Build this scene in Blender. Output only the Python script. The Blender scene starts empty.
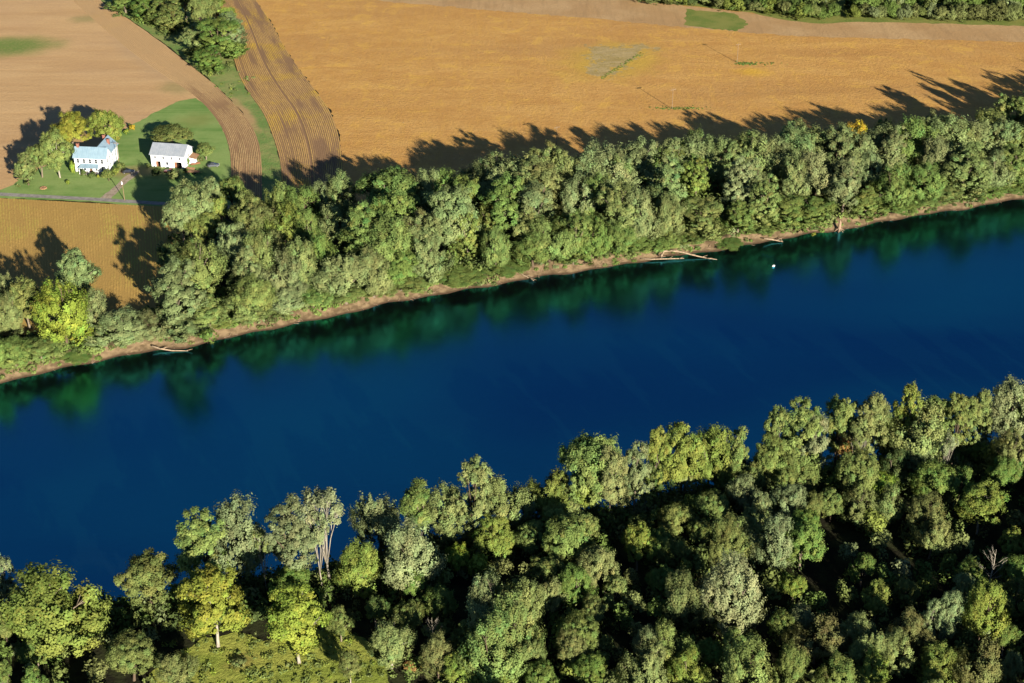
import bpy, bmesh, math, random
import numpy as np
from mathutils import Vector, Matrix

S = bpy.context.scene
COL = S.collection
R = math.radians
rnd = random.Random(7)

# ------------------------------------------------------------------ camera
CAM_H, PITCH, FPX, IW, IH = 222.0, R(30.0), 1512.0, 1024, 683
cam_d = bpy.data.cameras.new('camera')
cam_d.sensor_width = 36.0
cam_d.lens = FPX / IW * 36.0
cam_d.clip_start = 1.0
cam_d.clip_end = 12000.0
cam = bpy.data.objects.new('camera', cam_d)
COL.objects.link(cam)
cam.location = (0, 0, CAM_H)
cam.rotation_euler = (R(90) - PITCH, 0, 0)
S.camera = cam
CP, SP = math.cos(PITCH), math.sin(PITCH)


def G(px, py, z=3.0):
    """ground point (at height z) seen at a photo pixel: how the map of the place was measured"""
    u, v = (px - IW / 2) / FPX, (IH / 2 - py) / FPX
    dx, dy, dz = u, CP + v * SP, -SP + v * CP
    t = (z - CAM_H) / dz
    return Vector((dx * t, dy * t, z))


def PXM(p):
    """pixels per metre at a world point"""
    return FPX / (p.y * CP + (CAM_H - p.z) * SP)


def PIX(p):
    d = p.y * CP + (CAM_H - p.z) * SP
    return (IW / 2 + FPX * p.x / d, IH / 2 - FPX * (p.y * SP + (p.z - CAM_H) * CP) / d)


# ------------------------------------------------------------------ sun, sky, colour
SUN_EL, SUN_AZ = R(17.0), R(154.0)          # azimuth clockwise from +Y: behind the camera, to its right
sun_d = bpy.data.lights.new('sun', 'SUN')
sun_d.energy = 5.0
sun_d.angle = R(0.5)
sun_d.color = (1.0, 0.91, 0.76)
sun = bpy.data.objects.new('sun', sun_d)
COL.objects.link(sun)
to_sun = Vector((math.sin(SUN_AZ) * math.cos(SUN_EL), math.cos(SUN_AZ) * math.cos(SUN_EL), math.sin(SUN_EL)))
sun.rotation_euler = to_sun.to_track_quat('Z', 'Y').to_euler()
sun.location = (200, -300, 400)

W = bpy.data.worlds.new('World')
S.world = W
W.use_nodes = True
wn = W.node_tree
wn.nodes.clear()
sky = wn.nodes.new('ShaderNodeTexSky')
sky.sky_type = 'NISHITA'
sky.sun_disc = False
sky.sun_elevation = SUN_EL
sky.sun_rotation = SUN_AZ
sky.air_density = 0.5
sky.dust_density = 0.0
sky.ozone_density = 2.5
bg = wn.nodes.new('ShaderNodeBackground')
bg.inputs['Strength'].default_value = 0.05
wo = wn.nodes.new('ShaderNodeOutputWorld')
wn.links.new(sky.outputs[0], bg.inputs[0])
wn.links.new(bg.outputs[0], wo.inputs[0])
S.view_settings.view_transform = 'Standard'
S.view_settings.look = 'None'
S.view_settings.gamma = 1.0
S.view_settings.exposure = 1.3
S.cycles.max_bounces = 5
S.cycles.diffuse_bounces = 1
S.cycles.glossy_bounces = 2
S.cycles.transmission_bounces = 2
S.cycles.caustics_reflective = False
S.cycles.caustics_refractive = False


# ------------------------------------------------------------------ node helpers
class NT:
    def __init__(self, name):
        self.m = bpy.data.materials.new(name)
        self.m.use_nodes = True
        self.t = self.m.node_tree
        self.t.nodes.clear()
        self.out = self.n('OutputMaterial')

    def n(self, kind, **kw):
        nd = self.t.nodes.new('ShaderNode' + kind)
        for k, v in kw.items():
            setattr(nd, k, v)
        return nd

    def l(self, a, b):
        if isinstance(a, (int, float)):
            b.default_value = a
        elif isinstance(a, (tuple, list)):
            b.default_value = tuple(a) if len(b.default_value) == len(a) else tuple(a) + (1.0,)
        else:
            self.t.links.new(a, b)

    def pos(self):
        return self.n('NewGeometry').outputs['Position']

    def mapped(self, v, loc=(0, 0, 0), rot=0.0, scale=(1, 1, 1), typ='POINT'):
        m = self.n('Mapping', vector_type=typ)
        self.l(v, m.inputs['Vector'])
        m.inputs['Location'].default_value = loc
        m.inputs['Rotation'].default_value = (0, 0, rot)
        m.inputs['Scale'].default_value = scale
        return m.outputs[0]

    def noise(self, v, scale, detail=3.0, rough=0.55, dist=0.0):
        a = self.n('TexNoise')
        self.l(v, a.inputs['Vector'])
        a.inputs['Scale'].default_value = scale
        a.inputs['Detail'].default_value = detail
        a.inputs['Roughness'].default_value = rough
        a.inputs['Distortion'].default_value = dist
        return a.outputs[0]

    def rng(self, v, a, b, c=0.0, d=1.0, smooth=True):
        m = self.n('MapRange')
        if smooth:
            m.interpolation_type = 'SMOOTHSTEP'
        self.l(v, m.inputs[0])
        for i, x in enumerate((a, b, c, d)):
            m.inputs[i + 1].default_value = x
        return m.outputs[0]

    def math(self, op, a, b=0.0, c=None):
        m = self.n('Math', operation=op)
        self.l(a, m.inputs[0])
        self.l(b, m.inputs[1])
        if c is not None:
            self.l(c, m.inputs[2])
        return m.outputs[0]

    def mix(self, f, a, b, blend='MIX'):
        m = self.n('Mix', data_type='RGBA', blend_type=blend)
        self.l(f, m.inputs[0])
        self.l(a, m.inputs[6])
        self.l(b, m.inputs[7])
        return m.outputs[2]

    def bump(self, h, strength=0.5, dist=0.3):
        b = self.n('Bump')
        self.l(h, b.inputs['Height'])
        b.inputs['Strength'].default_value = strength
        b.inputs['Distance'].default_value = dist
        return b.outputs[0]

    def bsdf(self, col, rough=0.9, normal=None, spec=0.2, metal=0.0):
        p = self.n('BsdfPrincipled')
        self.l(col, p.inputs['Base Color'])
        self.l(rough, p.inputs['Roughness'])
        p.inputs['Specular IOR Level'].default_value = spec
        p.inputs['Metallic'].default_value = metal
        if normal is not None:
            self.l(normal, p.inputs['Normal'])
        self.l(p.outputs[0], self.out.inputs['Surface'])
        return self.m

    def beside(self, a, b, soft, wob):
        """1 on the left of the ground line a-b, 0 on its right, with a ragged margin"""
        d = (b - a).normalized()
        v = self.n('VectorMath', operation='DOT_PRODUCT')
        self.l(self.pos(), v.inputs[0])
        v.inputs[1].default_value = (-d.y, d.x, 0)
        k = self.math('SUBTRACT', v.outputs['Value'], -d.y * a.x + d.x * a.y)
        w = self.math('MULTIPLY_ADD', self.noise(self.pos(), 0.16, 5, 0.7), wob * 2, -wob)
        return self.rng(self.math('ADD', k, w), -soft, soft)

    def ellipse(self, c, rx, ry, rot=0.0, soft=0.5, wob=0.25):
        """1 inside a wobbly world-space patch, 0 outside"""
        v = self.mapped(self.pos(), (c.x, c.y, 0), rot, (rx, ry, 1e6), 'TEXTURE')
        ln = self.n('VectorMath', operation='LENGTH')
        self.l(v, ln.inputs[0])
        w = self.math('MULTIPLY_ADD', self.noise(self.pos(), 2.2 / max(rx, ry), 4), wob * 2, -wob)
        return self.rng(self.math('ADD', ln.outputs['Value'], w), 1.0 - soft, 1.0 + soft * 0.3, 1.0, 0.0)


def flat(name, col, rough=0.8, var=0.15, scale=1.5, spec=0.2, metal=0.0):
    m = NT(name)
    tc = m.n('TexCoord').outputs['Object']
    f = m.noise(tc, scale, 4)
    c = m.mix(m.rng(f, 0.3, 0.7), tuple(x * (1 - var) for x in col), tuple(min(1, x * (1 + var)) for x in col))
    return m.bsdf(c, rough, None, spec, metal)


# ------------------------------------------------------------------ mesh helpers
def link(name, me, mat=None, parent=None, loc=None, rotz=0.0):
    o = bpy.data.objects.new(name, me)
    COL.objects.link(o)
    if mat is not None and me is not None:
        me.materials.clear()
        me.materials.append(mat)
    if parent is not None:
        o.parent = parent
    if loc is not None:
        o.location = loc
    o.rotation_euler = (0, 0, rotz)
    return o


def tag(o, label=None, cat=None, group=None, kind=None):
    if label:
        o['label'] = label
    if cat:
        o['category'] = cat
    if group:
        o['group'] = group
    if kind:
        o['kind'] = kind
    return o


def thing(name, label, cat, loc, rotz=0.0, group=None):
    o = bpy.data.objects.new(name, None)
    COL.objects.link(o)
    o.location = loc
    o.rotation_euler = (0, 0, rotz)
    o.empty_display_size = 0.5
    return tag(o, label, cat, group)


class MB:
    def __init__(self):
        self.v, self.f = [], []

    def add(self, vs, fs):
        k = len(self.v)
        self.v += [tuple(v) for v in vs]
        self.f += [tuple(i + k for i in f) for f in fs]
        return self

    def box(self, x0, x1, y0, y1, z0, z1):
        return self.add([(x0, y0, z0), (x1, y0, z0), (x1, y1, z0), (x0, y1, z0), (x0, y0, z1), (x1, y0, z1), (x1, y1, z1), (x0, y1, z1)],
                        [(0, 3, 2, 1), (4, 5, 6, 7), (0, 1, 5, 4), (1, 2, 6, 5), (2, 3, 7, 6), (3, 0, 4, 7)])

    def prism(self, poly, a0, a1, axis='y'):
        """poly in the other two axes, extruded along axis"""
        n = len(poly)

        def P(p, a):
            return (p[0], a, p[1]) if axis == 'y' else ((a, p[0], p[1]) if axis == 'x' else (p[0], p[1], a))
        vs = [P(p, a0) for p in poly] + [P(p, a1) for p in poly]
        fs = [tuple(range(n)), tuple(range(2 * n - 1, n - 1, -1))]
        fs += [(i, i + n, (i + 1) % n + n, (i + 1) % n) for i in range(n)]
        return self.add(vs, fs)

    def slab(self, quad, th):
        """a thick sheet over 3D corner points, thickened downwards"""
        n = len(quad)
        vs = [tuple(q) for q in quad] + [(q[0], q[1], q[2] - th) for q in quad]
        fs = [tuple(range(n)), tuple(range(2 * n - 1, n - 1, -1))]
        fs += [(i, i + n, (i + 1) % n + n, (i + 1) % n) for i in range(n)]
        return self.add(vs, fs)

    def tube(self, pts, rad, n=6):
        pts = [Vector(p) for p in pts]
        k = len(self.v)
        for i, p in enumerate(pts):
            d = (pts[min(i + 1, len(pts) - 1)] - pts[max(i - 1, 0)])
            d = d.normalized() if d.length > 1e-9 else Vector((0, 0, 1))
            a = d.orthogonal().normalized() if abs(d.z) < 0.95 else Vector((1, 0, 0)).cross(d).normalized()
            b = d.cross(a)
            r = rad[i] if isinstance(rad, (list, tuple)) else rad
            for j in range(n):
                t = 2 * math.pi * j / n
                self.v.append(tuple(p + (a * math.cos(t) + b * math.sin(t)) * r))
        for i in range(len(pts) - 1):
            for j in range(n):
                self.f.append((k + i * n + j, k + i * n + (j + 1) % n, k + (i + 1) * n + (j + 1) % n, k + (i + 1) * n + j))
        self.f.append(tuple(k + j for j in reversed(range(n))))
        self.f.append(tuple(k + (len(pts) - 1) * n + j for j in range(n)))
        return self

    def mesh(self, name, smooth=False):
        me = bpy.data.meshes.new(name)
        me.from_pydata(self.v, [], self.f)
        bm = bmesh.new()
        bm.from_mesh(me)
        bmesh.ops.recalc_face_normals(bm, faces=bm.faces)
        bm.to_mesh(me)
        bm.free()
        if smooth:
            for p in me.polygons:
                p.use_smooth = True
        return me

    def build(self, name, mat, parent=None, smooth=False, loc=None, rotz=0.0):
        return link(name, self.mesh(name, smooth), mat, parent, loc, rotz)


def np_mesh(name, verts, quads, attrs=None):
    me = bpy.data.meshes.new(name)
    nv, nf = len(verts), len(quads)
    me.vertices.add(nv)
    me.vertices.foreach_set('co', np.asarray(verts, np.float32).ravel())
    me.loops.add(nf * 4)
    me.loops.foreach_set('vertex_index', np.asarray(quads, np.int32).ravel())
    me.polygons.add(nf)
    me.polygons.foreach_set('loop_start', np.arange(0, nf * 4, 4, dtype=np.int32))
    me.polygons.foreach_set('loop_total', np.full(nf, 4, np.int32))
    for k, a in (attrs or {}).items():
        at = me.attributes.new(k, 'FLOAT', 'FACE')
        at.data.foreach_set('value', np.asarray(a, np.float32))
    me.update(calc_edges=True)
    me.validate()
    return me


# ------------------------------------------------------------------ river banks and ground
def dens(pts, step):
    out = []
    for a, b in zip(pts[:-1], pts[1:]):
        n = max(1, int((b - a).length / step))
        for i in range(n):
            out.append(a.lerp(b, i / n))
    out.append(pts[-1])
    return out


far_px = [(-60, 393), (0, 382), (60, 370), (100, 361), (140, 353), (170, 348), (205, 345), (230, 338), (300, 323), (380, 306), (450, 292),
          (520, 281), (600, 268), (680, 256), (760, 243), (850, 228), (930, 214), (1024, 199), (1090, 188)]
near_px = [(-60, 636), (0, 618), (105, 600), (190, 592), (279, 574), (370, 556), (467, 534), (580, 512), (700, 491), (800, 474), (951, 450), (1024, 440), (1090, 429)]
far_s = [G(x, y, 0) for x, y in far_px]
near_s = [G(x, y, 0) for x, y in near_px]


def extend(p):
    a = p[0] + (p[0] - p[2]).normalized() * 2500
    b = p[-1] + (p[-1] - p[-3]).normalized() * 2500
    return [a] + p + [b]


far_s, near_s = extend(far_s), extend(near_s)
xs = sorted(set([p.x for p in far_s] + [p.x for p in near_s] + [x for x in np.arange(-290, 291, 3.0)]))


def interp(poly, x):
    if x <= poly[0].x:
        return poly[0].y
    for a, b in zip(poly[:-1], poly[1:]):
        if x <= b.x:
            return a.y + (b.y - a.y) * (x - a.x) / (b.x - a.x)
    return poly[-1].y


def smooth_far(x):
    y = sum(interp(far_s, x + d) for d in (-6, -3, 0, 3, 6)) / 5
    return y + 0.9 * math.sin(x * 0.21) * math.sin(x * 0.063 + 1) + 0.5 * math.sin(x * 0.5 + 2)


def smooth_near(x):
    y = sum(interp(near_s, x + d) for d in (-8, -4, 0, 4, 8)) / 5
    return y + 1.2 * math.sin(x * 0.17)


PROF = [(-9, -2.5), (-3, -0.8), (0, 0.0), (1.6, 0.5), (2.9, 1.2), (4.4, 2.1), (8, 2.8), (14, 3.0)]     # distance inland, height


def prof(d):
    if d <= PROF[0][0]:
        return PROF[0][1]
    for (a, za), (b, zb) in zip(PROF[:-1], PROF[1:]):
        if d <= b:
            return za + (zb - za) * (d - a) / (b - a)
    return PROF[-1][1]


def ground_z(x, y):
    yf, yn = smooth_far(x), smooth_near(x)
    df, dn = (y - yf) * 0.9, (yn - y) * 0.9
    return max(prof(df), prof(dn))


gv, gf = [], []
for x in xs:
    yf, yn = smooth_far(x), smooth_near(x)
    row = [(x, min(-1500, yn - 20), 3.0), (x, yn - 60, 3.0)]
    row += [(x, yn - d / 0.9, z) for d, z in reversed(PROF)]
    row += [(x, (yf + yn) / 2, -4.0)]
    row += [(x, yf + d / 0.9, z) for d, z in PROF]
    row += [(x, yf + 60, 3.0), (x, max(7000, yf + 200), 3.0)]
    gv += row
n = len(row)
for i in range(len(xs) - 1):
    for j in range(n - 1):
        gf.append((i * n + j, (i + 1) * n + j, (i + 1) * n + j + 1, i * n + j + 1))
me = bpy.data.meshes.new('ground')
me.from_pydata(gv, [], gf)
for p in me.polygons:
    p.use_smooth = True

m = NT('forest_floor_and_mud')
P = m.pos()
sx = m.n('SeparateXYZ')
m.l(P, sx.inputs[0])
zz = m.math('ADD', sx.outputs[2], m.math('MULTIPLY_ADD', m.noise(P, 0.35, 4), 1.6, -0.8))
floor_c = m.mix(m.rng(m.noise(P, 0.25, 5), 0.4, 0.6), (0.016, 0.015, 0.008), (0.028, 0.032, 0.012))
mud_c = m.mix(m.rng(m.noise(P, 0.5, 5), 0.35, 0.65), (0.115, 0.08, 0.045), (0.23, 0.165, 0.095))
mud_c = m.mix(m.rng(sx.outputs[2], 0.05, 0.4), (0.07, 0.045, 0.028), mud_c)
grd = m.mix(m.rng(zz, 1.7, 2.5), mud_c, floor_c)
ground_m = m.bsdf(grd, 0.95, m.bump(m.noise(P, 1.5, 5), 0.6, 0.4), 0.1)
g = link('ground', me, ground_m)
g['kind'] = 'structure'

# water: one sheet of river at z = 0
m = NT('river_water')
P = m.pos()
big = m.noise(m.mapped(P, rot=R(20), scale=(0.6, 1.0, 1)), 0.012, 3, 0.5, 0.4)
hgt = m.math('ADD', m.noise(m.mapped(P, rot=R(25), scale=(0.35, 1.0, 1)), 1.1, 3), m.math('MULTIPLY', m.noise(P, 0.22, 2), 1.0))
nrm = m.bump(hgt, 0.10, 0.14)
lw = m.n('Fresnel')
lw.inputs['IOR'].default_value = 5.0
m.l(nrm, lw.inputs['Normal'])
dif = m.n('BsdfDiffuse')
refl_fade = m.n('Attribute', attribute_name='reflection_fade').outputs['Fac']
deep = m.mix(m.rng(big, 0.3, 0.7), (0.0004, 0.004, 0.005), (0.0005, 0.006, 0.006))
m.l(m.mix(m.rng(refl_fade, 0.0, 1.0), (0.003, 0.0025, 0.002), deep), dif.inputs['Color'])  # dark reflection of the banks painted into the body colour
glo = m.n('BsdfGlossy')
m.l(m.mix(m.rng(big, 0.3, 0.7), (0.06, 0.42, 0.78), (0.07, 0.68, 0.92)), glo.inputs['Color'])
glo.inputs['Roughness'].default_value = 0.19
m.l(nrm, glo.inputs['Normal'])
mx = m.n('MixShader')
m.l(lw.outputs[0], mx.inputs[0])
m.l(dif.outputs[0], mx.inputs[1])
m.l(glo.outputs[0], mx.inputs[2])
m.l(mx.outputs[0], m.out.inputs['Surface'])
wv, wf, wfade = [], [], []                          # margins darkened in colour for the bank trees' reflection, fading to blue mid-channel
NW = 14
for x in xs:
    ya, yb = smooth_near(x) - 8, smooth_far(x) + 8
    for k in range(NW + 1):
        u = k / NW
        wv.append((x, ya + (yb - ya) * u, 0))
        wfade.append(min(1.0, 2.1 * min(u * 1.5, 1 - u)))
for i in range(len(xs) - 1):
    for k in range(NW):
        q = i * (NW + 1) + k
        wf.append((q, q + NW + 1, q + NW + 2, q + 1))
me = bpy.data.meshes.new('river_water')
me.from_pydata(wv, [], wf)
me.attributes.new('reflection_fade', 'FLOAT', 'POINT').data.foreach_set('value', wfade)
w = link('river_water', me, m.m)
w['kind'] = 'structure'


# ------------------------------------------------------------------ fields, lawn, road (sheets stacked above the ground)
def sheet(name, px, z, mat, wob=0.0, step=6.0, kind='structure'):
    pts = [G(x, y, 3.0) for x, y in px]
    pts = dens(pts + [pts[0]], step)[:-1]
    if wob:
        pts = [p + Vector((rnd.uniform(-wob, wob), rnd.uniform(-wob, wob), 0)) for p in pts]
    me = bpy.data.meshes.new(name)
    bm = bmesh.new()
    vs = [bm.verts.new((p.x, p.y, z)) for p in pts]
    f = bm.faces.new(vs)
    f.normal_update()
    if f.normal.z < 0:
        f.normal_flip()
    bmesh.ops.triangulate(bm, faces=[f])
    bm.to_mesh(me)
    bm.free()
    o = link(name, me, mat)
    o['kind'] = kind
    return o


# tan tilled field
m = NT('tilled_tan_soil')
P = m.pos()
streak = m.noise(m.mapped(P, rot=R(-38), scale=(0.16, 1.0, 1)), 0.10, 4, 0.6)
broad = m.noise(P, 0.016, 3)
grain = m.noise(P, 0.9, 4, 0.7)
c = m.mix(m.rng(streak, 0.35, 0.68), (0.46, 0.29, 0.135), (0.53, 0.35, 0.170))
c = m.mix(m.math('MULTIPLY', m.rng(broad, 0.45, 0.7), 0.5), c, (0.42, 0.27, 0.155))
c = m.mix(m.math('MULTIPLY', m.rng(grain, 0.35, 0.7), 0.35), c, (0.38, 0.24, 0.125))
c = m.mix(m.math('MULTIPLY', m.ellipse(G(150, 55), 42, 12, R(-60), 0.7, 0.5), 0.55), c, (0.38, 0.265, 0.155))
gp = m.math('MULTIPLY', m.ellipse(G(8, 46), 26, 16, R(4), 0.7, 0.35), m.rng(grain, 0.15, 0.6, 0.6, 1.0))
c = m.mix(m.math('MULTIPLY', gp, 0.95), c, (0.13, 0.20, 0.045))
c = m.mix(m.math('MULTIPLY', m.ellipse(G(86, 19), 9, 7, 0, 0.8, 0.4), 0.6), c, (0.22, 0.21, 0.08))
c = m.mix(m.math('MULTIPLY', m.ellipse(G(176, 88), 10, 8, R(-40), 0.8, 0.4), 0.5), c, (0.22, 0.21, 0.08))
tan_m = m.bsdf(c, 0.95, m.bump(m.math('ADD', grain, m.math('MULTIPLY', streak, 1.5)), 0.6, 0.25), 0.1)
sheet('field', [(-160, -60), (60, -60), (102, 2), (130, 20), (165, 45), (190, 65), (215, 85), (234, 104), (244, 118), (225, 150), (180, 150), (100, 187), (0, 190), (-160, 190)], 3.012, tan_m, 0.2)

# golden soybean field
m = NT('ripe_soybeans')
P = m.pos()
grain = m.noise(P, 0.75, 5, 0.75)
rows = m.noise(m.mapped(P, rot=R(-12), scale=(0.30, 1.0, 1)), 0.09, 6, 0.65, 0.8)
up = m.noise(m.mapped(P, rot=R(2), scale=(1.0, 0.12, 1)), 0.55, 3, 0.6)
broad = m.noise(m.mapped(P, rot=R(-10), scale=(0.35, 1.0, 1)), 0.018, 3)
c = m.mix(m.rng(rows, 0.33, 0.68), (0.475, 0.258, 0.075), (0.545, 0.318, 0.10))
c = m.mix(m.math('MULTIPLY', m.rng(broad, 0.47, 0.68), 0.6), c, (0.40, 0.225, 0.085))
c = m.mix(m.math('MULTIPLY', m.rng(up, 0.45, 0.7), 0.35), c, (0.56, 0.32, 0.07))
c = m.mix(m.math('MULTIPLY', m.rng(grain, 0.42, 0.72), 0.5), c, (0.32, 0.175, 0.058))
c = m.mix(m.math('MULTIPLY', m.ellipse(G(612, 62), 26, 26, R(-20), 0.5, 0.3), 0.55), c, (0.40, 0.21, 0.075))
c = m.mix(m.math('MULTIPLY', m.ellipse(G(830, 53), 30, 7, R(-2), 0.8, 0.5), 0.5), c, (0.36, 0.19, 0.065))
c = m.mix(m.math('MULTIPLY', m.ellipse(G(850, 90), 60, 4, R(8), 0.8, 0.6), 0.4), c, (0.34, 0.18, 0.06))
c = m.mix(m.math('MULTIPLY', m.ellipse(G(752, 72), 9, 6, 0, 0.9, 0.4), 0.6), c, (0.62, 0.38, 0.03))
mott = m.noise(P, 0.11, 5, 0.65, 0.5)
c = m.mix(m.math('MULTIPLY', m.rng(mott, 0.48, 0.66), 0.5), c, (0.43, 0.225, 0.066))
c = m.mix(m.math('MULTIPLY', m.rng(mott, 0.34, 0.46, 1.0, 0.0), 0.4), c, (0.62, 0.375, 0.075))
pm = m.math('MULTIPLY', m.math('MULTIPLY', m.beside(G(590, 44), G(590, 80), 1.5, 16), m.beside(G(603, 80), G(652, 46), 1.5, 18)), m.beside(G(652, 45), G(590, 47), 1.5, 18))
pm = m.math('MULTIPLY', pm, m.beside(G(585, 74), G(612, 78), 1.5, 12))
c = m.mix(m.math('MULTIPLY', m.ellipse(G(610, 61), 24, 30, R(-35), 0.6, 0.5), 0.6), c, (0.50, 0.35, 0.05))
wf = m.noise(m.mapped(P, rot=R(35), scale=(0.4, 1, 1)), 0.25, 5, 0.7)
wc = m.mix(m.rng(wf, 0.35, 0.6), (0.27, 0.22, 0.10), (0.37, 0.30, 0.17))
wc = m.mix(m.rng(m.noise(P, 0.5, 5, 0.7), 0.5, 0.68), wc, (0.24, 0.21, 0.08))
c = m.mix(m.math('MULTIPLY', pm, 0.75), c, wc)
soy_m = m.bsdf(c, 0.95, m.bump(m.math('ADD', grain, m.math('MULTIPLY', rows, 0.5)), 0.8, 0.35), 0.1)
sheet('field', [(225, -60), (255, 0), (270, 20), (283, 45), (296, 65), (315, 90), (330, 110), (339, 135), (341, 160), (335, 215), (510, 235), (700, 200), (1250, 110), (1250, 10), (1100, -60)], 3.016, soy_m, 0.6, 2.0)

# pale strip of cut stubble on the far edge of the golden field
m = NT('pinkish_stubble')
P = m.pos()
grain = m.noise(P, 0.8, 5, 0.75)
up = m.noise(m.mapped(P, scale=(1.0, 0.1, 1)), 0.5, 3)
c = m.mix(m.rng(m.noise(P, 0.05, 4), 0.35, 0.65), (0.40, 0.25, 0.115), (0.46, 0.305, 0.15))
c = m.mix(m.math('MULTIPLY', m.rng(grain, 0.4, 0.7), 0.4), c, (0.30, 0.19, 0.09))
c = m.mix(m.math('MULTIPLY', m.rng(up, 0.45, 0.7), 0.3), c, (0.26, 0.17, 0.085))
stub_m = m.bsdf(c, 0.95, m.bump(grain, 0.7, 0.3), 0.1)
sheet('field', [(300, -30), (380, 1), (512, 12), (600, 19), (682, 27), (740, 32), (792, 36), (900, 39), (1024, 42), (1250, 46), (1250, 20), (1024, 22), (850, 19), (760, 14), (640, 1), (560, -30)], 3.020, stub_m, 1.0, 2.0)

# grassy corner and weedy wet patch in the golden field
m = NT('rough_grass')
P = m.pos()
f1, f2 = m.noise(P, 0.12, 4), m.noise(P, 1.0, 5, 0.7)
c = m.mix(m.rng(f1, 0.35, 0.65), (0.12, 0.175, 0.035), (0.20, 0.215, 0.055))
c = m.mix(m.math('MULTIPLY', m.rng(f2, 0.4, 0.7), 0.4), c, (0.22, 0.19, 0.06))
grass_m = m.bsdf(c, 0.95, m.bump(f2, 0.7, 0.3), 0.1)
sheet('grass', [(686, 9), (700, 11), (735, 13), (741, 18), (749, 25), (735, 31), (715, 29), (684, 25)], 3.026, grass_m, 0.9, 1.5, 'stuff')
sheet('grass', [(590, -30), (640, 1), (700, 7), (752, 13), (790, 21), (820, 24), (850, 22), (915, 23), (1024, 26), (1250, 24), (1250, -30)], 3.030, grass_m, 0.6, 4, 'stuff')
m = NT('wet_weedy_patch')
P = m.pos()
f1, f2 = m.noise(m.mapped(P, rot=R(35), scale=(0.4, 1, 1)), 0.25, 5, 0.7), m.noise(P, 0.9, 5, 0.7)
c = m.mix(m.rng(f1, 0.35, 0.6), (0.25, 0.20, 0.10), (0.34, 0.27, 0.15))
c = m.mix(m.rng(f2, 0.5, 0.7), c, (0.12, 0.13, 0.035))
weed_m = m.bsdf(c, 0.95, m.bump(f2, 0.8, 0.4), 0.1)

# lawn
m = NT('mown_lawn')
P = m.pos()
stripe = m.noise(m.mapped(P, rot=R(8), scale=(0.05, 1, 1)), 0.45, 2)
f2, f1 = m.noise(P, 1.2, 4, 0.7), m.noise(P, 0.07, 4)
c = m.mix(m.rng(f1, 0.35, 0.65), (0.12, 0.22, 0.052), (0.22, 0.30, 0.095))
c = m.mix(m.math('MULTIPLY', m.rng(stripe, 0.42, 0.62), 0.5), c, (0.22, 0.31, 0.095))
c = m.mix(m.math('MULTIPLY', m.rng(f2, 0.4, 0.7), 0.25), c, (0.14, 0.20, 0.05))
c = m.mix(m.math('MULTIPLY', m.ellipse(G(135, 172), 12, 7, R(10), 0.7, 0.4), 0.75), c, (0.26, 0.20, 0.09))
c = m.mix(m.math('MULTIPLY', m.ellipse(G(196, 120), 10, 9, R(10), 0.8, 0.4), 0.5), c, (0.21, 0.21, 0.06))
lawn_m = m.bsdf(c, 0.95, m.bump(f2, 0.4, 0.2), 0.1)
sheet('lawn', [(-160, 185), (0, 190), (14, 185), (26, 174), (60, 160), (100, 148), (120, 132), (152, 114), (180, 101), (197, 98), (205, 105), (213, 114), (223, 129), (229.5, 148), (231, 166), (229, 186), (240, 215), (180, 214), (150, 207), (90, 202), (0, 198), (-160, 190)], 3.024, lawn_m, 0.5, 2)

# grassed waterway between the row-crop strips
m = NT('ditch_grass')
P = m.pos()
f1, f2 = m.noise(P, 0.10, 4), m.noise(P, 0.8, 5, 0.7)
c = m.mix(m.rng(f1, 0.35, 0.65), (0.13, 0.215, 0.055), (0.23, 0.26, 0.085))
c = m.mix(m.math('MULTIPLY', m.rng(f2, 0.45, 0.7), 0.5), c, (0.25, 0.20, 0.08))
a, b = G(232, 98), G(256, 130)
c = m.mix(m.math('MULTIPLY', m.ellipse((a + b) / 2, 3.2, (a - b).length * 0.6, math.atan2(b.y - a.y, b.x - a.x) - R(90), 0.6, 0.4), 0.8), c, (0.42, 0.26, 0.13))
ditch_m = m.bsdf(c, 0.95, m.bump(f2, 0.8, 0.35), 0.1)
sheet('grass', [(60, -50), (102, 1), (130, 19), (165, 44), (190, 64), (215, 84), (234, 103), (246, 117), (254, 135), (260, 160), (259, 200), (290, 215), (283, 185), (281, 165), (276, 145), (264, 112), (247, 91), (235, 68), (228, 30), (212, -50)], 3.028, ditch_m, 0.4, 3, 'stuff')

# road, driveway
m = NT('old_asphalt')
P = m.pos()
c = m.mix(m.rng(m.noise(P, 0.6, 5), 0.35, 0.65), (0.20, 0.185, 0.17), (0.28, 0.26, 0.235))
road_m = m.bsdf(c, 0.85, m.bump(m.noise(P, 4, 3), 0.3, 0.05), 0.2)
sheet('road', [(-160, 185.2), (0, 192.6), (90, 197.4), (150, 201.2), (190, 203.6), (240, 206), (300, 209), (300, 212), (240, 209.2), (190, 206.8), (150, 204.4), (90, 200.6), (0, 195.8), (-160, 188.4)], 3.040, road_m, 0.0, 10)
m = NT('gravel_drive')
P = m.pos()
c = m.mix(m.rng(m.noise(P, 0.9, 5, 0.7), 0.3, 0.7), (0.24, 0.19, 0.13), (0.40, 0.33, 0.25))
drive_m = m.bsdf(c, 0.95, m.bump(m.noise(P, 3, 3), 0.4, 0.08), 0.1)
sheet('path', [(98, 199), (113, 188), (122, 179), (131, 172.5), (140, 170), (137, 175), (129, 181), (120, 189), (110, 199.6)], 3.034, drive_m, 0.25, 2)

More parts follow.
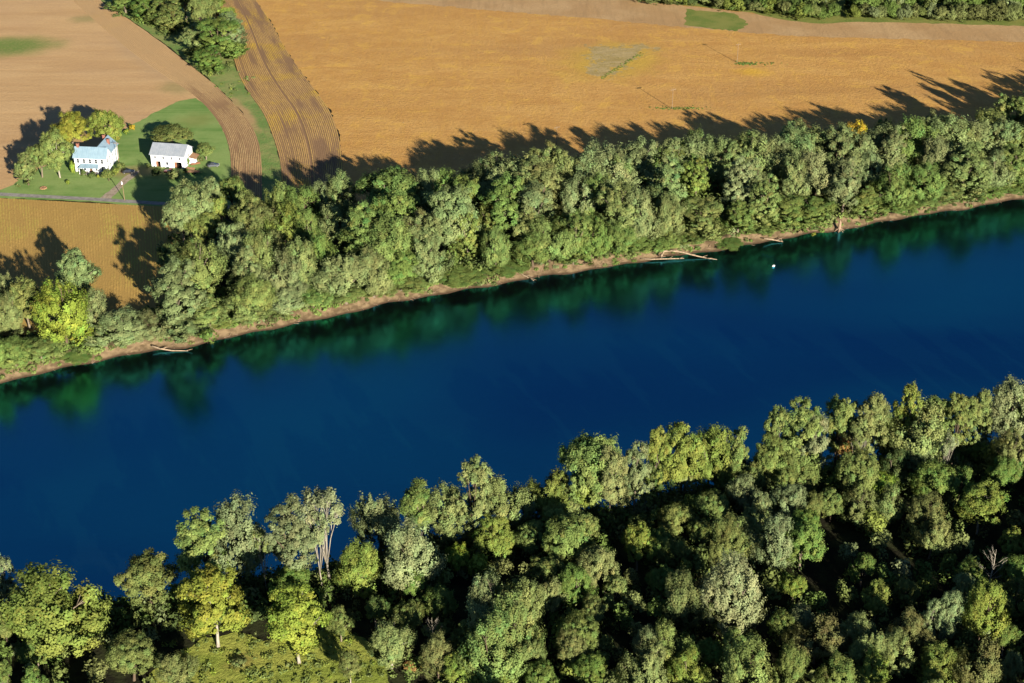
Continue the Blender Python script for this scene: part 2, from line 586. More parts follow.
# bright meadow in the near clearing
m = NT('rank_meadow')
P = m.pos()
f1, f2 = m.noise(m.mapped(P, rot=R(30), scale=(0.4, 1, 1)), 0.16, 4), m.noise(P, 0.9, 5, 0.75)
c = m.mix(m.rng(f1, 0.35, 0.65), (0.22, 0.27, 0.045), (0.33, 0.35, 0.07))
c = m.mix(m.math('MULTIPLY', m.rng(f2, 0.42, 0.7), 0.55), c, (0.09, 0.11, 0.02))
c = m.mix(m.math('MULTIPLY', m.ellipse(G(240, 662), 4.5, 3, R(25), 0.8, 0.6), 0.6), c, (0.26, 0.19, 0.06))
mead_m = m.bsdf(c, 0.95, m.bump(f2, 1.0, 0.6), 0.1)
sheet('meadow', [(150, 672), (180, 655), (205, 640), (235, 634), (262, 640), (300, 632), (345, 628), (368, 640), (382, 660), (400, 700), (400, 800), (120, 800)], 3.02, mead_m, 0.8, 3)


# row crops: ridged strips with real rows
def edge_interp(pts, t):
    L = [0.0]
    for a, b in zip(pts[:-1], pts[1:]):
        L.append(L[-1] + (b - a).length)
    s = t * L[-1]
    for i in range(len(pts) - 1):
        if s <= L[i + 1] or i == len(pts) - 2:
            k = (s - L[i]) / max(1e-6, L[i + 1] - L[i])
            return pts[i].lerp(pts[i + 1], k)


def smooth_poly(pts, it=2):
    for _ in range(it):
        q = [pts[0]]
        for a, b in zip(pts[:-1], pts[1:]):
            q += [a.lerp(b, 0.25), a.lerp(b, 0.75)]
        q.append(pts[-1])
        pts = q
    return pts


def ridges(name, left, right, nrow, nseg, height, z0, mat, skip=(), jit=0.35, seed=1):
    rg = np.random.default_rng(seed)
    A = smooth_poly([G(*p) for p in left])
    B = smooth_poly([G(*p) for p in right])
    V, Q, hh = [], [], []
    cols = nrow * 4
    la = [edge_interp(A, i / nseg) for i in range(nseg + 1)]
    lb = [edge_interp(B, i / nseg) for i in range(nseg + 1)]
    prof4 = (0.0, 0.85, 1.0, 0.85)
    rowv = rg.uniform(0.75, 1.25, nrow + 1)
    lowf = rg.uniform(0.15, 1.35, (nseg // 9 + 3, cols // 14 + 3))
    for i in range(nseg + 1):
        for j in range(cols + 1):
            p = la[i].lerp(lb[i], j / cols)
            k = prof4[j % 4] * rowv[j // 4] * (1 + rg.uniform(-jit, jit))
            fi, fj = i / 9, j / 14
            i0, j0 = int(fi), int(fj)
            u_, v_ = fi - i0, fj - j0
            k *= (lowf[i0, j0] * (1 - u_) + lowf[i0 + 1, j0] * u_) * (1 - v_) + (lowf[i0, j0 + 1] * (1 - u_) + lowf[i0 + 1, j0 + 1] * u_) * v_
            if j // 4 in skip:
                k *= 0.05
            V.append((p.x + rg.uniform(-.05, .05), p.y, z0 + height * max(0, k)))
            hh.append(k)
    n = cols + 1
    F, fa = [], []
    for i in range(nseg):
        for j in range(cols):
            q = (i * n + j, i * n + j + 1, (i + 1) * n + j + 1, (i + 1) * n + j)
            F.append(q)
            fa.append(sum(hh[t] for t in q) / 4)
    me = np_mesh(name, V, F, {'plant': fa})
    if me.polygons[0].normal.z < 0:
        me.flip_normals()
    o = link(name, me, mat)
    o['kind'] = 'stuff'
    return o


def crop_mat(name, soil, c1, c2, yellow, ysc=0.05, yth=0.55, fade=False, patch=0.0):
    m = NT(name)
    P = m.pos()
    at = m.n('Attribute', attribute_name='plant').outputs['Fac']
    f2 = m.noise(P, 1.3, 4, 0.7)
    c = m.mix(m.rng(f2, 0.35, 0.65), c1, c2)
    c = m.mix(m.math('MULTIPLY', m.rng(m.noise(P, ysc, 4, 0.6), yth, yth + 0.15), 0.75), c, yellow)
    if patch:
        pn = m.noise(m.mapped(P, rot=R(-12), scale=(.45, 1, 1)), 0.055, 5, 0.65, 0.6)
        c = m.mix(m.math('MULTIPLY', m.rng(pn, 0.5, 0.68), patch), c, (0.34, 0.19, 0.065))
        c = m.mix(m.math('MULTIPLY', m.rng(f2, 0.5, 0.75), 0.5), c, (0.30, 0.185, 0.05))
    sp = m.n('SeparateXYZ')
    m.l(P, sp.inputs[0])
    ya, yb = (G(200, 100).y, G(192, 70).y) if fade else (9000.0, 9900.0)
    edge = m.rng(m.math('ADD', sp.outputs[1], m.math('MULTIPLY_ADD', m.noise(P, .08, 4), 24, -12)), ya, yb)
    at = m.math('ADD', at, m.math('MULTIPLY', edge, 0.7))
    c = m.mix(m.math('MULTIPLY', edge, 0.8), c, (0.44, 0.285, 0.14))
    c = m.mix(m.rng(m.math('ADD', at, m.math('MULTIPLY_ADD', f2, 0.5, -0.25)), 0.35, 0.8), soil, c)
    return m.bsdf(c, 0.95, m.bump(f2, 0.6, 0.2), 0.1)


corn1 = crop_mat('dry_corn_rows', (0.27, 0.165, 0.085), (0.48, 0.33, 0.16), (0.38, 0.25, 0.115), (0.48, 0.33, 0.10), 0.04, 0.6, True)
corn2 = crop_mat('dry_corn_rows_yellowing', (0.23, 0.14, 0.075), (0.52, 0.335, 0.115), (0.38, 0.235, 0.09), (0.58, 0.38, 0.045), 0.045, 0.46)
ridges('row_crop', [(231, 196), (231, 166), (229.5, 148), (223, 129), (213, 114), (200, 100), (186, 89), (160, 73), (130, 51), (98, 24), (60, -12)],
       [(262, 200), (262, 162), (258, 137), (246, 117), (234, 103.5), (215, 85), (195, 69), (165, 47), (130, 22), (100, 2), (60, -30)], 17, 230, 0.24, 3.03, corn1, seed=3)
ridges('row_crop', [(284, 220), (282, 190), (281, 165), (276, 145), (264, 113), (247, 91), (235, 68), (226, 20), (195, -60)],
       [(348, 220), (344, 190), (342, 160), (339, 135), (330, 110), (315, 90), (296, 65), (283, 45), (270, 20), (255, 0), (222, -60)], 33, 240, 0.20, 3.03, corn2, skip=(16,), seed=4)
corn3 = crop_mat('golden_corn', (0.37, 0.235, 0.07), (0.44, 0.285, 0.085), (0.38, 0.24, 0.07), (0.40, 0.335, 0.07), 0.03, 0.42, False, 0.8)
ridges('row_crop', [(-130, 340), (-130, 260), (-130, 191.5)], [(182, 330), (186, 260), (181, 207.8)], 110, 110, 0.09, 3.03, corn3, jit=0.8, seed=5)

# ------------------------------------------------------------------ trees: materials
def leaf_material():
    m = NT('leaves')
    oi = m.n('ObjectInfo')
    tint = m.n('Attribute', attribute_name='tint').outputs['Fac']
    hue = m.n('Attribute', attribute_name='hue').outputs['Fac']
    hs = m.n('HueSaturation')
    m.l(oi.outputs['Color'], hs.inputs['Color'])
    m.l(hue, hs.inputs['Hue'])
    m.l(tint, hs.inputs['Value'])
    hs.inputs['Saturation'].default_value = 1.0
    d = m.n('BsdfDiffuse')
    t = m.n('BsdfTranslucent')
    m.l(hs.outputs[0], d.inputs[0])
    tc = m.mix(1.0, hs.outputs[0], (1.0, 1.0, 0.55, 1), 'MULTIPLY')
    m.l(tc, t.inputs[0])
    mx = m.n('MixShader')
    mx.inputs[0].default_value = 0.22
    m.l(d.outputs[0], mx.inputs[1])
    m.l(t.outputs[0], mx.inputs[2])
    m.l(mx.outputs[0], m.out.inputs['Surface'])
    return m.m


LEAF = leaf_material()


def bark_material():
    m = NT('bark')
    oi = m.n('ObjectInfo')
    tc = m.n('TexCoord').outputs['Object']
    f = m.noise(m.mapped(tc, scale=(1, 1, 0.35)), 2.5, 4)
    c = m.mix(m.rng(f, 0.35, 0.65), oi.outputs['Color'], (0.10, 0.075, 0.05))
    c = m.mix(0.6, c, oi.outputs['Color'])
    return m.bsdf(c, 0.9, None, 0.1)


BARK = bark_material()
PALE, GREYB, BROWNB = (0.34, 0.31, 0.25, 1), (0.20, 0.165, 0.12, 1), (0.11, 0.08, 0.055, 1)


# ------------------------------------------------------------------ trees: prototypes
def proto(form, seed):
    """crown and trunk meshes of one tree, built at real size: returns crown, trunk, width, height"""
    r = np.random.default_rng(seed)
    U = r.uniform
    lobes = []                                   # centre, radii
    if form == 'd':                              # broad dome
        Wd, H = 13.0, 17.0
        for i in range(8):
            a = i * 2 * math.pi / 7 + U(-.4, .4)
            q = U(0.22, 0.34) * Wd
            lobes.append(((q * math.cos(a), q * math.sin(a), U(0.42, 0.66) * H), U(0.15, 0.24) * Wd, U(0.16, 0.24) * Wd))
        for i in range(4):
            a = i * 1.6 + U(0, 1)
            lobes.append(((1.9 * math.cos(a), 1.9 * math.sin(a), U(0.68, 0.84) * H), U(.17, .22) * Wd, U(.15, .2) * Wd))
        ncl, card, per, el, up = 250, 0.37, 118, 1.35, 0.55
    elif form == 't':                            # tall, leafy to the ground
        Wd, H = 10.0, 21.0
        for i in range(15):
            z = 0.14 + 0.72 * i / 14
            wr = math.sin(math.pi * min(1, 0.22 + z * 0.72)) ** 0.7
            a = i * 2.4 + U(-.5, .5)
            q = U(0.16, 0.30) * Wd * wr
            lobes.append(((q * math.cos(a), q * math.sin(a), (z + U(-.04, .04)) * H), U(.18, .27) * Wd * (0.5 + 0.5 * wr), U(.22, .34) * Wd))
        lobes.append(((U(-1, 1), U(-1, 1), 0.86 * H), 0.16 * Wd, 0.22 * Wd))
        ncl, card, per, el, up = 300, 0.36, 108, 1.5, 0.8
    elif form == 's':                            # feathery, rising sprays
        Wd, H = 13.0, 18.0
        for i in range(10):
            a = i * 2.4 + U(-.4, .4)
            q = U(0.1, 0.34) * Wd
            z = 0.82 - 0.42 * (q / Wd) / 0.34 + U(-.08, .08)
            lobes.append(((q * math.cos(a), q * math.sin(a), z * H), U(.15, .21) * Wd, U(.18, .26) * Wd))
        for i in range(4):
            a = i * 1.6
            lobes.append(((3.6 * math.cos(a), 3.6 * math.sin(a), U(.25, .38) * H), U(.14, .2) * Wd, U(.16, .22) * Wd))
        ncl, card, per, el, up = 290, 0.35, 104, 2.2, 1.0
    elif form == 'y':                            # rounded crown over a clear pale trunk
        Wd, H = 13.0, 19.0
        for i in range(18):
            k = i / 17
            q = U(0.12, 0.36) * Wd * math.sin(math.pi * (0.28 + 0.6 * k)) ** .8
            a = i * 2.4 + U(-.5, .5)
            lobes.append(((q * math.cos(a), q * math.sin(a), (0.34 + 0.53 * k) * H), U(.11, .17) * Wd, U(.11, .17) * Wd))
        ncl, card, per, el, up = 260, 0.38, 110, 1.3, 0.4
    elif form == 'f':                            # half-bare crown with long white limbs
        Wd, H = 11.0, 22.0
        for i in range(11):
            a = i * 2.4 + U(-.4, .4)
            q = U(0.08, 0.38) * Wd
            lobes.append(((q * math.cos(a), q * math.sin(a), (0.95 - 0.35 * q / Wd + U(-.10, .03)) * H), U(.08, .14) * Wd, U(.10, .17) * Wd))
        ncl, card, per, el, up = 58, 0.36, 80, 2.0, 0.9
    elif form == 'h':                            # tall, rounded crown on the upper half only
        Wd, H = 10.0, 22.0
        for i in range(13):
            z = 0.34 + 0.54 * i / 12
            k = (z - 0.34) / 0.54
            q = U(0.16, 0.33) * Wd * math.sin(math.pi * (0.25 + 0.62 * k)) ** .8
            a = i * 2.4 + U(-.5, .5)
            lobes.append(((q * math.cos(a), q * math.sin(a), z * H), U(.15, .23) * Wd, U(.17, .26) * Wd))
        ncl, card, per, el, up = 250, 0.35, 110, 1.6, 0.75
    else:                                        # 'b' low bush
        Wd, H = 6.0, 4.6
        for i in range(7):
            a = i * 2.4
            q = U(0.05, 0.32) * Wd
            lobes.append(((q * math.cos(a), q * math.sin(a), U(.3, .62) * H), U(.18, .26) * Wd, U(.2, .3) * Wd))
        ncl, card, per, el, up = 60, 0.36, 60, 1.2, 0.5
    if form in 'dsht':                           # no two sides alike: thin some lobes, push others out, add leaders
        new = []
        for (lx, ly, lz), lr, lh in lobes:
            if U() < .14:
                continue
            g_ = U(.75, 1.3)
            new.append(((lx * g_, ly * g_, lz * U(.92, 1.08)), lr * U(.65, 1.2), lh * U(.7, 1.25)))
        for _ in range(3):
            a, q = U(0, 6.28), U(.05, .38) * Wd
            z = {'d': .84, 's': .88, 'h': .92, 't': .9}[form] - .5 * q / Wd
            new.append(((q * math.cos(a), q * math.sin(a), z * H), U(.07, .12) * Wd, U(.11, .19) * Wd))
        lobes = new
    w = np.array([l[1] ** 2 for l in lobes])
    pick = r.choice(len(lobes), ncl, p=w / w.sum())
    Lc = np.array([l[0] for l in lobes])[pick]
    Lr = np.array([l[1] for l in lobes])[pick]
    Lz = np.array([l[2] for l in lobes])[pick]
    d = r.normal(size=(ncl, 3))
    d[:, 2] = d[:, 2] * 0.9 + 0.25
    d /= np.linalg.norm(d, axis=1)[:, None]
    rad = U(0.70, 1.08, ncl)[:, None]
    cc = Lc + d * np.stack([Lr, Lr, Lz], 1) * rad
    axis = np.array([0, 0, 0.42 * H])
    outw = cc - axis
    outw /= np.linalg.norm(outw, axis=1)[:, None]
    spray = outw * 0.7 + np.array([0, 0, up])
    spray /= np.linalg.norm(spray, axis=1)[:, None]
    cr = U(0.45, 1.25, ncl) * (0.074 * Wd if form != 'b' else 0.10 * Wd)
    ct = np.clip(r.normal(1.0, 0.17, ncl), 0.6, 1.5)
    ch = r.normal(0.5, 0.016, ncl)
    N = ncl * per
    k = np.repeat(np.arange(ncl), per)
    q = r.normal(size=(N, 3))
    q /= np.linalg.norm(q, axis=1)[:, None]
    q = np.where(((q * outw[k]).sum(1) < -0.35)[:, None], -q, q)
    q = q * (np.abs(r.normal(0.62, 0.36, N)))[:, None]
    q /= np.maximum(1.0, np.linalg.norm(q, axis=1) / 1.25)[:, None]
    off = q * cr[k][:, None]
    along = (off * spray[k]).sum(1)
    off = off + spray[k] * (along * (el - 1))[:, None]
    c = cc[k] + off
    nrm = q * 0.75 + outw[k] * 0.7 + r.normal(size=(N, 3)) * 0.22 + np.array([0, 0, 0.15])
    nrm /= np.linalg.norm(nrm, axis=1)[:, None]
    tg = spray[k] + r.normal(size=(N, 3)) * 0.7
    tg -= nrm * (tg * nrm).sum(1)[:, None]
    tg /= np.linalg.norm(tg, axis=1)[:, None]
    bt = np.cross(nrm, tg)
    sz = card * U(0.5, 1.35, N)[:, None]
    tg, bt = tg * sz * 0.62, bt * sz * 0.40
    V = np.stack([c - tg, c + bt - nrm * sz * 0.08, c + tg, c - bt - nrm * sz * 0.08], 1).reshape(-1, 3)
    Q = np.arange(N * 4).reshape(-1, 4)
    ok = c[:, 2] > 0.1
    tint = ct[k] * np.clip(r.normal(1.0, 0.08, N), 0.7, 1.3)
    crown = np_mesh('crown', V, Q[ok], {'tint': tint[ok], 'hue': ch[k][ok]})
    crown.materials.append(LEAF)
    # trunk and limbs
    mb = MB()
    H0 = {'d': .30, 't': .35, 's': .28, 'y': .30, 'f': .24, 'h': .44, 'b': .15}[form] * H
    r0 = {'d': .42, 't': .34, 's': .40, 'y': .32, 'f': .27, 'h': .32, 'b': .10}[form]
    lean = Vector((U(-.5, .5), U(-.5, .5), 0))
    fork = lean + Vector((0, 0, H0))
    mb.tube([(0, 0, -0.6), lean * 0.1 + Vector((0, 0, 0.5)), lean * 0.5 + Vector((0, 0, H0 * .5)), fork], [r0 * 1.3, r0 * 0.95, r0 * 0.8, r0 * 0.6], 8)
    nl = {'d': 8, 't': 6, 's': 8, 'y': 12, 'f': 9, 'h': 7, 'b': 5}[form]
    order = sorted(range(len(lobes)), key=lambda i: -lobes[i][0][2])[:nl]
    for i in order:
        tip = Vector(lobes[i][0])
        mid = fork.lerp(tip, 0.5) + Vector((U(-.4, .4), U(-.4, .4), U(0, .8)))
        mb.tube([fork - Vector((0, 0, 0.3)), mid, tip], [r0 * .45, r0 * .28, r0 * .12], 6)
        for j in np.flatnonzero(pick == i)[:{'f': 12, 'y': 6}.get(form, 3)]:
            mb.tube([mid.lerp(tip, U(.2, .9)), Vector(cc[j]) + Vector(spray[j]) * (0.8 if form == 'f' else 0.2)], [r0 * (.26 if form == 'f' else .17), r0 * .07], 4)
    trunk = mb.mesh('trunk', True)
    trunk.materials.append(BARK)
    return crown, trunk, Wd, H


def snag_mesh(seed):
    r = random.Random(seed)
    mb = MB()
    H = 15.0
    mb.tube([(0, 0, -.5), (.1, 0, H * .35), (.3, .1, H * .7), (.2, .2, H)], [.26, .18, .11, .03], 7)
    for i in range(16):
        z = H * r.uniform(.35, .92)
        a = r.uniform(0, 6.28)
        L = (H - z) * .45 + 1.2
        p = Vector((.2, .1, z))
        e = p + Vector((math.cos(a) * L * .8, math.sin(a) * L * .8, L * .8))
        k = p.lerp(e, .5) + Vector((0, 0, -.2))
        mb.tube([p, k, e], [.07, .045, .015], 5)
        for _ in range(3):
            b = a + r.uniform(-1, 1)
            q = p.lerp(e, r.uniform(.4, .9))
            mb.tube([q, q + Vector((math.cos(b) * .9, math.sin(b) * .9, r.uniform(.5, 1.4)))], [.03, .01], 4)
    me = mb.mesh('trunk', True)
    me.materials.append(BARK)
    return me, H


PROTO = {}
for form, cnt in (('d', 6), ('t', 7), ('s', 6), ('y', 4), ('f', 2), ('h', 6), ('b', 4)):
    PROTO[form] = [proto(form, 100 * ord(form) + i) for i in range(cnt)]
SNAG = [snag_mesh(1), snag_mesh(2)]

# leaf colours (albedo) and the words for them
LC = {'l': ((0.178, 0.235, 0.036), 'bright lime-green'), 'y': ((0.370, 0.275, 0.028), 'golden yellow'), 'L': ((0.140, 0.188, 0.056), 'light green'),
      'g': ((0.090, 0.150, 0.034), 'leaf-green'), 'D': ((0.048, 0.078, 0.028), 'dark green'), 'G': ((0.150, 0.185, 0.092), 'grey-green'),
      'P': ((0.205, 0.232, 0.125), 'pale grey-green'), 'o': ((0.112, 0.140, 0.042), 'olive'), 'k': ((0.160, 0.188, 0.072), 'khaki'),
      'b': ((0.122, 0.128, 0.050), 'brownish'), 'Y': ((0.150, 0.184, 0.036), 'yellow-green'), 'a': ((0.195, 0.218, 0.036), 'yellowing'),
      'O': ((0.240, 0.150, 0.050), 'rusty orange')}
for k_, (c_, n_) in list(LC.items()):
    f_ = 0.08 if k_ in 'yaOl' else 0.30
    LC[k_] = (tuple((a_ * (1 - f_) + b_ * f_) * 1.15 for a_, b_ in zip(c_, (.138, .172, .050))), n_)
RATIO = {'d': 1.25, 't': 1.6, 's': 1.35, 'y': 1.45, 'f': 2.0, 'h': 2.1, 'b': 0.75, 'n': 2.6}
CFRAC = {'d': .60, 't': .62, 's': .60, 'y': .64, 'f': .76, 'h': .73, 'b': .5, 'n': .55}
MINH = {'d': 9, 't': 14, 's': 10, 'y': 11, 'f': 14, 'h': 13, 'b': 1.5, 'n': 8}
TREES, SAPS = [], []


def parse(txt, bank, forms, hmin=0.0):
    for e in txt.split(';'):
        e = e.strip()
        if not e:
            continue
        q = e.split(',')
        x, y, w, col = float(q[0]), float(q[1]), float(q[2]), q[3]
        form = q[4] if len(q) > 4 and q[4] else rnd.choice(forms)
        H = float(q[5]) if len(q) > 5 and q[5] else None
        bark = q[6] if len(q) > 6 else None
        if bank == 'near' and w <= 22 and form == 'd':
            SAPS.append((x, y, w, col))
            continue
        if bank == 'far' and w <= 20 and form in 'st' and col != 'y':
            continue
        TREES.append(dict(x=x, y=y, w=w, col=col, form=form, H=H, bark=bark, bank=bank))


def place(t):
    t['bk'] = False
    if t['bank'] == 'far':
        yb = np.interp(t['x'], [0, 170, 345, 520, 680, 850, 1024], [382, 348, 312, 281, 256, 228, 199])
        t['bk'] = yb - t['y'] > 62
        if t['form'] == 't' and rnd.random() < .55:
            t['form'] = 's'
    f = t['form']
    g0 = 3.0
    p = G(t['x'], t['y'], g0 + 9)
    Wm = t['w'] * ((1.40 if t['bk'] else 1.32) if t['bank'] == 'far' else (1.22 if f == 'h' else 1.20)) / PXM(p)
    H = t['H'] or max(RATIO[f] * Wm * (rnd.uniform(.8, 1.25) if t['bank'] == 'near' else rnd.uniform(.92, 1.12)), MINH[f] + (5 if t['bk'] else 0))
    if not t['H']:
        H = min(H, 22.5 if t['bank'] == 'far' else 25.0)
    for _ in range(30):
        p = G(t['x'], t['y'], g0 + CFRAC[f] * H)
        gz = ground_z(p.x, p.y)
        if gz > 1.6:
            break
        if t['bank'] == 'far':
            H *= 0.93
        else:                                    # near bank: a taller crown stands nearer to the camera
            H *= 1.04
    if t['bank'] == 'near' and f in 'ds' and H > 1.7 * Wm:
        t['form'] = 'h'
        t['H'] = None
        return place(t)
    p.z = gz - 0.1
    t.update(p=p, Wm=Wm, Hm=H)
    return t


NEAR = """50,604,88,Y,s,22; 2,572,22,G,t; 3,622,28,o; 36,650,30,g,d; 146,573,54,o,d; 200,537,46,L,s; 235,530,52,G,s,20; 212,598,64,a,y,21,p;
130,655,46,o,d; 95,667,20,b; 33,681,22,g; 175,663,32,b,s; 2,676,20,g; 262,545,20,k,f,17,p; 289,527,44,G,s; 325,516,50,P,f,25,p; 318,530,30,P,f,22,p;
360,563,44,Y,s; 378,512,45,G,s; 413,549,54,P,s; 295,616,64,l,y,20,p; 292,575,28,g,d; 390,640,42,k,s,13,p; 375,608,24,D,d; 340,622,24,o,d; 349,662,24,o,y,9,p;
422,497,36,L,s; 447,508,46,k,s; 473,488,36,k,s; 504,490,42,k,s; 494,535,36,Y,d; 457,556,26,l,d; 476,560,22,l,d; 412,582,28,g,d; 442,574,18,L,d; 440,600,28,g,d; 410,615,32,o,d;
433,632,16,k,n,9,p; 438,652,34,b,s; 458,669,34,Y,d; 468,636,28,o,d; 491,604,50,G,s; 490,645,56,L,s; 522,604,46,k,s; 512,628,46,L,s; 527,654,36,L,d; 540,677,30,g,d; 494,677,34,Y,d; 548,590,32,k,s; 570,646,34,b,d; 574,584,38,g,s;
533,538,32,L,d; 555,520,36,L,d; 551,568,36,o,d; 567,541,42,L,d; 550,485,46,Y,s; 527,567,18,b,d; 504,562,16,b,d; 490,572,16,Y,d;
593,460,54,L,d; 612,466,32,k,d; 585,488,30,Y,d; 566,497,24,k,s; 636,460,28,G,s; 658,446,28,Y,d; 683,452,46,Y,d; 712,446,42,Y,s; 737,441,24,L,s; 658,474,28,D,d; 686,468,30,k,d;
628,489,17,k,d; 644,489,19,L,d; 687,502,20,g,d; 711,507,34,L,d; 728,468,32,o,s; 751,467,34,o,s; 744,491,36,G,s; 675,518,32,o,d; 701,534,28,o,d; 638,525,20,o,d; 578,536,44,L,d; 638,544,32,Y,d; 658,542,26,g,d; 677,549,30,o,s; 607,544,18,g,d; 744,520,20,G,d; 730,536,40,o,s; 752,544,26,G,d;
597,564,36,k,d; 593,608,28,o,d; 615,591,26,L,d; 635,597,22,k,d; 662,582,30,g,d; 661,605,22,g,d; 685,595,44,b,s; 682,563,16,Y,d; 703,556,20,L,d; 724,557,28,k,d; 632,572,16,b,d; 732,589,54,P,s; 578,635,42,o,d; 607,636,18,o,d; 601,655,18,L,d; 591,668,30,g,d; 569,662,22,Y,d; 638,628,20,b,d;
673,638,36,L,s; 648,642,30,G,s; 646,665,46,k,s; 687,665,38,Y,s; 708,651,26,g,d; 736,646,28,L,d; 748,667,50,L,s; 617,676,22,k,d; 623,612,18,g,d;
775,446,32,L,s; 768,458,28,k,s; 778,429,24,L,s; 803,422,38,L,s; 814,434,30,P,s; 841,418,36,L,s; 869,415,36,k,s; 887,418,22,k,s; 848,438,24,O,s; 858,447,26,k,f,15,p; 892,452,28,g,d; 796,464,32,o,s; 811,467,24,o,s; 803,479,22,b,d; 784,476,26,o,d; 857,474,40,o,d; 877,486,36,l,d; 859,502,32,k,s; 890,502,30,k,s; 789,502,38,G,s; 814,504,30,o,d; 832,503,24,o,d; 760,510,28,G,d; 754,523,32,k,d; 805,525,28,g,d; 873,516,22,Y,d;
775,540,36,G,s; 803,540,38,g,d; 794,587,28,Y,d; 775,580,22,o,d; 818,592,20,g,d; 849,545,18,G,d; 883,539,20,k,d; 848,585,20,o,d; 863,568,24,g,d; 885,574,20,g,d; 878,597,28,Y,d; 801,618,26,G,d; 782,625,24,o,d; 817,636,44,b,s; 859,629,36,k,s; 871,646,36,k,s; 838,671,42,o,s; 791,662,32,o,s; 872,668,30,Y,s;
938,408,34,L,s; 910,404,28,Y,s; 915,427,52,k,s; 960,415,28,L,s; 978,408,28,L,s; 990,422,20,P,d; 1011,402,46,P,s; 1022,398,30,L,s; 1011,450,36,k,s; 980,444,22,g,d; 993,451,20,L,d; 894,466,34,D,s; 935,479,38,g,d; 927,511,38,b,s; 920,453,34,G,s; 983,501,46,Y,y,15,p; 1002,472,34,g,d; 961,483,26,g,d; 1020,515,22,b,d; 948,447,20,P,f,16,p;
933,533,30,k,s; 960,538,22,k,d; 1011,541,24,Y,d; 903,565,20,P,d; 923,565,20,g,d; 907,589,24,o,d; 927,580,20,Y,d; 948,556,18,Y,d; 970,559,18,L,d; 970,573,24,g,d; 963,589,24,G,y,13,p; 950,611,28,G,y,15,p; 935,618,26,G,y,14,p; 985,606,42,Y,s; 1017,571,32,g,d; 1013,597,36,o,s; 991,572,16,P,n,14,p; 910,628,38,b,s; 896,648,34,k,s; 971,631,20,o,d; 990,628,22,G,d; 1006,636,24,g,d; 941,664,40,Y,s; 978,662,38,b,s; 1011,667,26,k,s"""
parse(NEAR, 'near', 'dsd')
